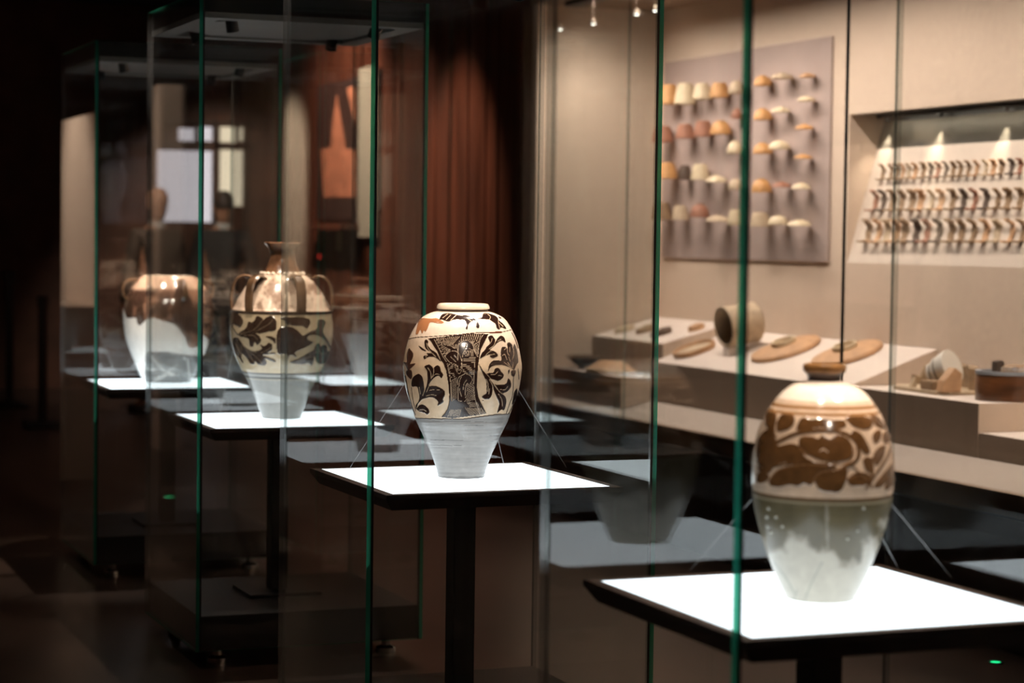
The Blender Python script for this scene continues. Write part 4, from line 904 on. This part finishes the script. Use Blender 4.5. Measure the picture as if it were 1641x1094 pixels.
for i, (px_, py_, wpx, hpx, mm) in enumerate(BOWLS):
    g = atx(px_, py_, 5.2); s_ = pxm(g); r = wpx*1.15/2/s_; h = hpx*1.15/s_
    q = atx(px_, py_, 5.258-r-0.004)
    q.y = min(q.y, YEND-r-0.01)
    c, rw, n = rown[i]; kind = 'deep' if hpx >= 18 else ('rounded' if hpx >= 12 else 'shallow')
    t = thing('upturned_bowl', f'{kind} {MN[mm]} bowl on mauve panel, {ORD[c]} column from left, {ORD[rw]} from top', 'bowl', q, 0, 'upturned bowls on the mauve panel')
    f = 0.40 if hpx >= 18 else 0.34
    if hpx >= 20: prof = [(r*0.985, 0), (r, 0.001), (r*0.93, h*0.3), (r*0.84, h*0.6), (r*0.75, h*0.86), (r*0.64, h*0.90), (r*0.62, h), (r*0.50, h), (r*0.48, h*0.92), (0, h*0.9)]
    elif hpx >= 12: prof = [(r*0.985, 0), (r, 0.001), (r*0.97, h*0.25), (r*0.86, h*0.55), (r*0.64, h*0.82), (r*f, h*0.90), (r*f*0.95, h), (r*f*0.8, h), (r*f*0.75, h*0.93), (0, h*0.92)]
    else: prof = [(r*0.985, 0), (r, 0.001), (r*0.92, h*0.35), (r*0.72, h*0.68), (r*f, h*0.86), (r*f*0.95, h), (r*f*0.8, h), (r*f*0.75, h*0.9), (0, h*0.88)]
    inner = [(r*0.97*a[0]/r, max(a[1]-0.006, 0.0)) for a in reversed(prof[1:5])]
    MB().lathe([(0, h*0.62)]+[(rr*0.95, zz_) for rr, zz_ in [(prof[4][0], h*0.6), (prof[3][0], h*0.45), (prof[2][0], h*0.2)]]+prof, 28).build('bowl_wall', mm, t, smooth=True)
    pg = bpy.data.objects.new('wall_peg', pegm); COL.objects.link(pg); pg.parent = t; pg.location = (r*0.45, 0, h*0.5); pg.scale = ((r*0.55+0.006)/0.05, 1, 1)

# ------------------------------------------------------------------ rows of sherds on the niche board
pn = Vector((NX-WX1, 0, 2.03-NZ0)).normalized(); nrm = Vector((-pn.z, 0, pn.x))
rows3 = [([1413, 1426, 1436, 1444.5, 1454, 1465, 1479, 1490.5, 1502, 1514, 1526, 1537, 1550, 1563, 1578, 1591, 1604, 1620, 1634], 280, 270.5, 21),
         ([1400, 1413, 1428, 1443, 1460, 1474, 1490, 1506, 1525, 1542, 1559.5, 1578, 1596, 1614, 1634], 327, 323.5, 28),
         ([1389, 1405, 1420, 1434, 1448, 1467, 1483.5, 1502, 1522, 1538, 1557, 1577, 1596, 1618, 1636], 376, 376, 31)]
RN = ['top', 'middle', 'bottom']; CNT = lambda i: ['first', 'second', 'third', 'fourth', 'fifth', 'sixth', 'seventh', 'eighth', 'ninth', 'tenth', 'eleventh', 'twelfth', 'thirteenth', 'fourteenth', 'fifteenth', 'sixteenth', 'seventeenth', 'eighteenth', 'nineteenth'][i]
shm = ['clay_brown', 'clay_tan', 'clay_brown', 'clay_dark', 'clay_brown', 'clay_tan', 'clay_red', 'clay_brown', 'clay_pale', 'clay_dark']
shn = {'clay_brown': 'brown', 'clay_tan': 'tan', 'clay_dark': 'dark', 'clay_red': 'reddish', 'clay_pale': 'buff'}
proto = []
for v in range(3):      # a bent strip cut from a bowl: flaring rim, curved wall, foot
    k1 = (0.0, 0.05, -0.04)[v]
    sec = [(-0.62+k1, 1.0), (-0.30, 0.93), (-0.10, 0.78), (-0.04, 0.45), (-0.03, 0.15), (-0.30-k1, 0.02), (-0.52, 0.0)]
    th_ = 0.10; out = catmull(sec, False, 3); b = MB(); n = len(out); wv = 0.27
    for s_ in (-1, 1):
        for i, (x, z) in enumerate(out):
            d = out[min(i+1, n-1)]-out[max(i-1, 0)]; d = d/np.hypot(*d); nn = np.array([-d[1], d[0]])
            wob = 1+0.25*math.sin(i*1.3+v*2+s_)
            b.v.append((x, s_*wv*wob, z)); b.v.append((x+nn[0]*th_, s_*wv*wob, z+nn[1]*th_))
    N2 = 2*n
    for i in range(n-1):
        a0 = 2*i
        for f_ in ((a0, a0+2, a0+N2+2, a0+N2), (a0+1, a0+N2+1, a0+N2+3, a0+3), (a0, a0+1, a0+3, a0+2), (a0+N2, a0+N2+2, a0+N2+3, a0+N2+1)): b.f.append(f_); b.mi.append(0)
    for a0 in (0, 2*(n-1)): b.f.append((a0, a0+N2, a0+N2+1, a0+1)); b.mi.append(0)
    proto.append(b)
meshes = {}
ci = 0
for r_i, (xs, ya, yb_, hp) in enumerate(rows3):
    for i, x in enumerate(xs):
        py_ = ya+(yb_-ya)*(x-xs[0])/(xs[-1]-xs[0])
        q = atplane(x, py_+hp*0.42, (WX1, 8, NZ0), nrm); s_ = pxm(q); hgt = hp/s_*1.05
        mm = shm[(ci*7+r_i*3) % 10]; key = (ci % 3, mm)
        if key not in meshes:
            o = proto[ci % 3].build('wall_sherd', mm, smooth=True); meshes[key] = o.data
        else:
            o = bpy.data.objects.new('wall_sherd', meshes[key]); COL.objects.link(o)
        o.location = q+nrm*(0.012*hgt+0.002); o.scale = (hgt*0.8, hgt*0.8, hgt)
        o.rotation_euler = (0, math.atan2(pn.x, pn.z), random.uniform(-0.25, 0.25))
        tag(o, f'small {shn[mm]} bent sherd in the niche, {RN[r_i]} row, {CNT(i)} from the left', 'sherd', 'sherds mounted in the niche')
        ci += 1

# ------------------------------------------------------------------ beyond the row: far hall
# graphics on the panelled wall
def wallpanel(name, label, cat, x0, y0, x1, y1, m, X=4.60, th=0.02):
    a = atx(x0, y0, X); b = atx(x1, y1, X); z1 = max(a.z, b.z); z0 = min(a.z, b.z)
    o = MB().box(X-th/2, X+th/2, min(a.y, b.y), max(a.y, b.y), z0, z1).build(name, m); tag(o, label, cat); return o
mat('scroll_beige', (0.52, 0.42, 0.31), 0.8, var=0.04, scale=8)
wallpanel('hanging_banner', 'narrow beige hanging banner on the red wooden wall', 'banner', 577, 110, 602, 380, 'scroll_beige', 4.585)
a = atx(456, 112, 4.585); b = atx(489, 436, 4.585)
o = MB().box(-1.33, -1.29, b.y, a.y, 0.0, a.z).build('beige_board', 'scroll_beige'); tag(o, 'tall beige board seen mirrored over the neck of the handled vase', 'board')
X = 4.585
a = atx(510, 138, X); b = atx(571, 352, X)
t = thing('mural_panel', 'dark panel with a reddish peaked shape, left of the beige banner', 'picture', (X, (a.y+b.y)/2, b.z))
mat('mural_dark', (0.045, 0.016, 0.011), 0.6, var=0.4, scale=5); mat('mural_red', (0.52, 0.17, 0.09), 0.6, var=0.35, scale=9)
hy = abs(a.y-b.y)/2-0.004; hz = a.z-b.z
MB().box(-0.012, 0.012, -hy, hy, 0, hz).build('backing', 'mural_dark', t)
def mp(px_, py_): q_ = atx(px_, py_, X-0.014); return (q_.y-(a.y+b.y)/2, q_.z-b.z)
MB().prism([mp(514, 240), mp(530, 236), mp(534, 190), mp(540, 152), mp(548, 200), mp(554, 238), mp(570, 240), mp(570, 316), mp(520, 316)], -0.018, -0.0125, 'x').build('peaked_shape', 'mural_red', t)
MB().prism([mp(556, 142), mp(566, 138), mp(570, 150), mp(570, 200), mp(566, 185)], -0.018, -0.0125, 'x').build('side_shape', 'mural_red', t)
q1 = atx(504, 356, X); q2 = atx(577, 352, X)
t = MB().box(4.44, 4.6, q2.y, q1.y, q2.z-0.075, q2.z-0.025).build('wall_ledge', 'wood_red', bevel=0.004); tag(t, 'narrow wooden ledge under the reddish picture', 'ledge')
q = atx(543, 386, 4.60); o = MB().box(4.598, 4.612, q.y-0.05, q.y+0.05, q.z-0.07, q.z+0.07).build('wall_label', 'scroll_beige', bevel=0.002); tag(o, 'small pale label card below the wooden ledge', 'label')
emat('red_led', (1.0, 0.05, 0.03), 0.9)
q = atx(513, 411, 4.60); t = thing('alarm_sensor', 'small sensor with a red light on the wooden wall', 'sensor', q)
MB().box(-0.004, 0.012, -0.04, 0.04, -0.09, 0.06).build('housing', 'lamp_black', t, bevel=0.003)
MB().lathe([(0, -0.012), (0.014, -0.008), (0.018, 0.0)], 12, M=Matrix.Rotation(math.pi/2, 4, 'Y')).build('indicator', 'red_led', t, loc=(-0.004, 0, 0))
# lit openings with wooden lattice at the far wall
emat('screen_light', (0.90, 0.79, 0.85), 1.15); emat('window_light', (1.0, 0.80, 0.58), 1.15)
def farpanel(name, label, cat, x0, y0, x1, y1, m, Y=FY-0.02, th=0.03, parent=None):
    a = aty(x0, y0, Y); b = aty(x1, y1, Y)
    o = MB().box(min(a.x, b.x), max(a.x, b.x), Y-th/2, Y+th/2, min(a.z, b.z), max(a.z, b.z)).build(name, m, parent)
    if not parent: tag(o, label, cat)
    return o
farpanel('projection_screen', 'pale lavender glowing screen on the far wall', 'screen', 252, 240, 341, 356, 'screen_light')
farpanel('lit_window', 'warm lit window panel right of the lavender screen', 'window', 350, 240, 390, 330, 'window_light')
fr = thing('window_lattice', 'dark wooden window lattice framing the glowing panels', 'window frame', (0, 0, 0))
mat('lattice_wood', (0.055, 0.024, 0.012), 0.5, var=0.3, scale=9)
for (x0, y0, x1, y1) in ((341, 195, 350, 420), (390, 195, 400, 420), (246, 226, 410, 240), (246, 190, 410, 200), (312, 200, 318, 226), (378, 200, 382, 226)):
    a = aty(x0, y0, FY-0.07); b = aty(x1, y1, FY-0.07)
    MB().box(a.x, b.x, FY-0.10, FY-0.04, b.z, a.z).build('lattice_bar', 'lattice_wood', fr)
for (x0, y0, x1, y1, m_) in ((286, 205, 312, 226, 'screen_light'), (318, 203, 341, 226, 'screen_light'), (350, 203, 378, 228, 'window_light'), (382, 204, 390, 226, 'window_light')):
    farpanel('lattice_pane', '', '', x0, y0, x1, y1, m_, parent=fr)
# pale wall pieces on the left of the row, seen only as reflections in the case sides
struct(MB().box(0.92, 1.0, 12.55, 13.75, 0.0, 2.16).build('wall_display', 'linen'))
struct(MB().box(0.05, 0.2, 14.1, 14.32, 0, 2.45).build('trim_2', 'linen'))
o = MB().box(1.002, 1.20, 12.5, 13.8, 0, 1.02).build('display_bench', 'plinth_front_shaded'); tag(o, 'low beige bench under the pale wall seen mirrored in the farthest case', 'bench')

# stanchions at the far left
def stanchion(q, h, rb, label, square=False):
    t = thing('barrier_post', label, 'barrier post', q, 0, 'black barrier posts at the far left')
    if square: MB().box(-rb, rb, -rb, rb, 0, 0.05).build('post_base', 'lamp_black', t, bevel=0.006)
    else: MB().lathe([(0, 0), (rb, 0), (rb, 0.02), (rb*0.4, 0.05), (0, 0.05)], 32).build('post_base', 'lamp_black', t, smooth=True)
    MB().lathe([(0, 0.05), (0.034, 0.05), (0.034, h-0.08), (0, h-0.08)], 24).build('pole', 'lamp_black', t, smooth=True)
    MB().lathe([(0, h-0.08), (0.043, h-0.08), (0.043, h-0.01), (0.03, h), (0, h)], 24).build('belt_head', 'lamp_black', t, smooth=True)
stanchion(atz(68, 684, 0), 0.98, 0.13, 'black barrier post with square foot, nearer of the two at the left', True)
stanchion(atz(15, 652, 0), 1.12, 0.17, 'black barrier post with round foot, cut by the left edge')
# green evacuation lights set in the floor
emat('exit_green', (0.02, 0.9, 0.30), 1.6)
for (x, y, lab) in ((4.317, 6.17, 'green floor light at the foot of the wall showcase'), (0.714, 11.54, 'green floor light mirrored in the side of the third case')):
    t = thing('floor_light', lab, 'floor light', (x, y, 0), 0, 'green lights let into the floor')
    MB().lathe([(0.018, 0.0), (0.030, 0.0), (0.029, 0.005), (0.018, 0.004)], 28, closed=True).build('ring', 'steel', t, smooth=True)
    MB().lathe([(0, 0.004), (0.0185, 0.0035)], 28).build('lens', 'exit_green', t)

# ------------------------------------------------------------------ two visitors far behind
mat('skin', (0.46, 0.22, 0.13), 0.5, var=0.08, scale=12); mat('jacket', (0.025, 0.024, 0.024), 0.8, var=0.2, scale=20); mat('jacket2', (0.07, 0.045, 0.03), 0.8, var=0.2, scale=20)
mat('trousers', (0.018, 0.018, 0.022), 0.85); mat('shirt', (0.6, 0.56, 0.52), 0.8); mat('shoe', (0.01, 0.009, 0.008), 0.4); mat('hair', (0.03, 0.018, 0.012), 0.55)
def skin_mesh(name, verts, edges, radii, m, parent, root=0, sub=2):
    me = bpy.data.meshes.new(name); me.from_pydata(verts, edges, []); o = bpy.data.objects.new(name, me); COL.objects.link(o); o.parent = parent
    md = o.modifiers.new('skin', 'SKIN'); md.use_smooth_shade = True
    for i, r in enumerate(radii):
        sv = me.skin_vertices[0].data[i]; sv.radius = r if isinstance(r, tuple) else (r, r); sv.use_root = (i == root)
    s_ = o.modifiers.new('sub', 'SUBSURF'); s_.levels = sub; s_.render_levels = sub
    me.materials.append(MATS[m]); return o
def person(loc, rot, label, jk, bald, hscale=1.0):
    t = thing('person', label, 'person', loc, rot); t.scale = (hscale,)*3
    V = [(0, 0, 0.95), (0, 0, 1.15), (0, 0.0, 1.36), (0, 0.0, 1.46), (0, 0.01, 1.53)]; E = [(0, 1), (1, 2), (2, 3), (3, 4)]; R = [(.15, .105), (.145, .10), (.16, .10), (.075, .07), (.055, .058)]
    for s_ in (-1, 1):
        k0 = len(V); V += [(s_*.17, 0, 1.40), (s_*.235, 0.01, 1.12), (s_*.25, 0.06, 0.88), (s_*.25, 0.08, 0.80)]; E += [(2, k0), (k0, k0+1), (k0+1, k0+2), (k0+2, k0+3)]; R += [.062, .046, .034, .03]
        h0 = k0+3
        for i, (dx, L) in enumerate(((-.028, .075), (-.01, .085), (.01, .08), (.028, .065))):
            k1 = len(V); V += [(s_*.25, 0.08+dx, 0.77), (s_*.247, 0.085+dx, 0.77-L*.55), (s_*.238, 0.09+dx, 0.77-L)]; E += [(h0, k1), (k1, k1+1), (k1+1, k1+2)]; R += [.011, .009, .008]
        k1 = len(V); V += [(s_*.235, 0.125, 0.785), (s_*.225, 0.14, 0.745)]; E += [(h0, k1), (k1, k1+1)]; R += [.011, .009]
        k2 = len(V); V += [(s_*.095, 0, 0.88), (s_*.10, 0.015, 0.50), (s_*.105, -0.005, 0.10), (s_*.11, 0.12, 0.045)]; E += [(0, k2), (k2, k2+1), (k2+1, k2+2), (k2+2, k2+3)]; R += [.085, .058, .042, .036]
    skin_mesh('body', V, E, R, 'skin', t)
    # head: shaped skull, jaw, nose, ears, eyes and mouth (face is on +y)
    prof = [(0.0, 1.505), (0.038, 1.508), (0.055, 1.53), (0.066, 1.57), (0.075, 1.62), (0.079, 1.67), (0.074, 1.715), (0.055, 1.75), (0.028, 1.766), (0.0, 1.77)]
    hd = MB(); hd.lathe(prof, 32)
    hd.v = [(x*0.97, y*1.2+(0.012 if z < 1.60 and y > 0 else 0)-0.005+(0.008 if z > 1.64 and y < 0 else 0)*-1, z) for x, y, z in hd.v]
    ho = hd.build('head', 'skin', t, smooth=True)
    ns = MB().prism([(0.085, 1.655), (0.115, 1.615), (0.085, 1.605)], -0.012, 0.012, 'x'); ns.build('nose', 'skin', ho, bevel=0.003)
    for s_ in (-1, 1):
        MB().lathe([(0, -.008), (.02, -.006), (.028, 0), (.02, .006), (0, .008)], 14, M=Matrix.Translation((s_*.08, -0.005, 1.63)) @ Matrix.Rotation(math.pi/2, 4, 'Y') @ Matrix.Diagonal((1.15, .75, 1, 1))).build('ear', 'skin', ho, smooth=True)
        MB().lathe([(0, -.009), (.008, -.004), (.009, 0), (.008, .004), (0, .009)], 10, c=(s_*.03, 0.083, 1.645)).build('eye', 'hair', ho, smooth=True)
    MB().box(-.025, .025, .082, .090, 1.567, 1.574).build('mouth', 'clay_red', ho)
    if not bald:
        hp = [(r*1.05, z+0.004) for r, z in prof if z > 1.60]; hr = MB().lathe(hp, 32); hr.v = [(x*0.98, y*1.2-0.016, z) for x, y, z in hr.v]; hr.build('hair', 'hair', t, smooth=True)
    V = [(0, 0, 0.86), (0, 0, 1.0), (0, 0, 1.2), (0, 0, 1.38), (0, 0, 1.45)]; E = [(0, 1), (1, 2), (2, 3), (3, 4)]; R = [(.185, .135), (.175, .125), (.175, .125), (.175, .12), (.09, .085)]
    for s_ in (-1, 1):
        k0 = len(V); V += [(s_*.175, 0, 1.395), (s_*.24, 0.01, 1.12), (s_*.25, 0.06, 0.86)]; E += [(3, k0), (k0, k0+1), (k0+1, k0+2)]; R += [.075, .06, .05]
    skin_mesh('jacket', V, E, R, jk, t)
    MB().lathe([(0.064, 1.44), (0.07, 1.47), (0.066, 1.505), (0.06, 1.505), (0.06, 1.44)], 24).build('shirt_collar', 'shirt', t, smooth=True)
    V = [(0, 0, 0.92)]; E = []; R = [(.165, .12)]
    for s_ in (-1, 1):
        k2 = len(V); V += [(s_*.095, 0, 0.85), (s_*.10, 0.015, 0.50), (s_*.105, -0.005, 0.09)]; E += [(0, k2), (k2, k2+1), (k2+1, k2+2)]; R += [.10, .075, .06]
    skin_mesh('trousers', V, E, R, 'trousers', t)
    for s_ in (-1, 1):
        sh_ = MB().box(-.045, .045, -.07, .19, 0.0, 0.075); sh_.build('shoe', 'shoe', t, bevel=0.02).location = (s_*.108, 0, 0)
    return t
p1 = aty(251, 331, 17.0); p2 = aty(358, 328, 17.7)
person((p1.x, 17.0, 0), 0.35, 'bald visitor in a brown jacket standing before the lavender screen', 'jacket2', True, 1.03)
person((p2.x, 17.7, 0), -0.1, 'dark-jacketed visitor with pale collar standing before the warm lit window', 'jacket', False, 1.03)

# ------------------------------------------------------------------ spotlights added under the black ceiling to brighten hall and vases
def added_spot(loc, aim, power, label, color=WARM, cone=50):
    t = thing('added_spotlight', label, 'spotlight', loc)
    d = (Vector(aim)-Vector(loc)).normalized(); M = d.to_track_quat('Z', 'Y').to_matrix().to_4x4()
    MB().lathe([(0, -0.09), (0.04, -0.09), (0.045, 0.05), (0.04, 0.05), (0.036, 0.03), (0, 0.03)], 20, M=M).build('lamp_housing', 'lamp_black', t, smooth=True)
    MB().lathe([(0, 0.0), (0.008, 0.0), (0.008, 3.6-loc[2]), (0, 3.6-loc[2])], 10).build('stem', 'lamp_black', t)
    light('added_spot_light', 'SPOT', d*0.06, power, color, t, aim=None, size=0.04, cone=cone, blend=0.8).rotation_euler = d.to_track_quat('-Z', 'Y').to_euler()
added_spot((3.3, 12.2, 3.35), (4.62, 12.4, 1.6), 190, 'added black spotlight lighting the near part of the red wooden wall')
added_spot((3.3, 14.2, 3.35), (4.62, 14.7, 1.9), 330, 'added black spotlight lighting the reddish picture', cone=88)
added_spot((0.4, 16.0, 3.35), (-1.29, 16.0, 1.9), 600, 'added black spotlight lighting the tall beige board', cone=34)
added_spot((2.3, 13.6, 3.35), (1.0, 13.1, 1.6), 190, 'added black spotlight lighting the pale wall left of the row', cone=40)
added_spot((1.6, 14.3, 3.35), (0.2, 14.2, 1.6), 60, 'added black spotlight lighting the narrow pale pier')
added_spot((3.2, 15.4, 3.3), (4.0, 17.2, 1.7), 200, 'added black spotlight above the two visitors')

added_spot((5.1, 18.2, 3.4), (5.0, 20.0, 1.3), 110, 'added black spotlight lighting the far brown wall', cone=62)
added_spot((3.2, 13.2, 3.4), (4.62, 13.4, 1.3), 120, 'added black spotlight lighting the middle of the red wooden wall', cone=70)
for (x, y, z), (ax, ay), pw, lb in (((1.2, 0.9, 3.4), (1.99, 3.4), 130, 'brown floral jar'), ((0.9, 1.9, 3.4), (2.05, 5.45), 480, 'black-leaved jar'), ((0.9, 3.8, 3.4), (2.08, 7.4), 380, 'narrow-necked vase'), ((0.9, 5.7, 3.4), (2.1, 9.3), 900, 'white-patched jar')):  # added spots that lift the middle of each vase body
    added_spot((x, y, z), (ax, ay, ZT+0.22), pw, 'added black spotlight high in front, lighting the '+lb, cone=9)

for y, wh in ((6.2, 'nearest'), (9.8, 'middle'), (13.4, 'farthest')):  # lamps added to brighten the dark floor
    added_spot((0.5, y, 3.4), (0.55, y+0.3, 0.0), 22, f'added black spotlight pointing straight down on the left aisle, {wh} of three', cone=115)
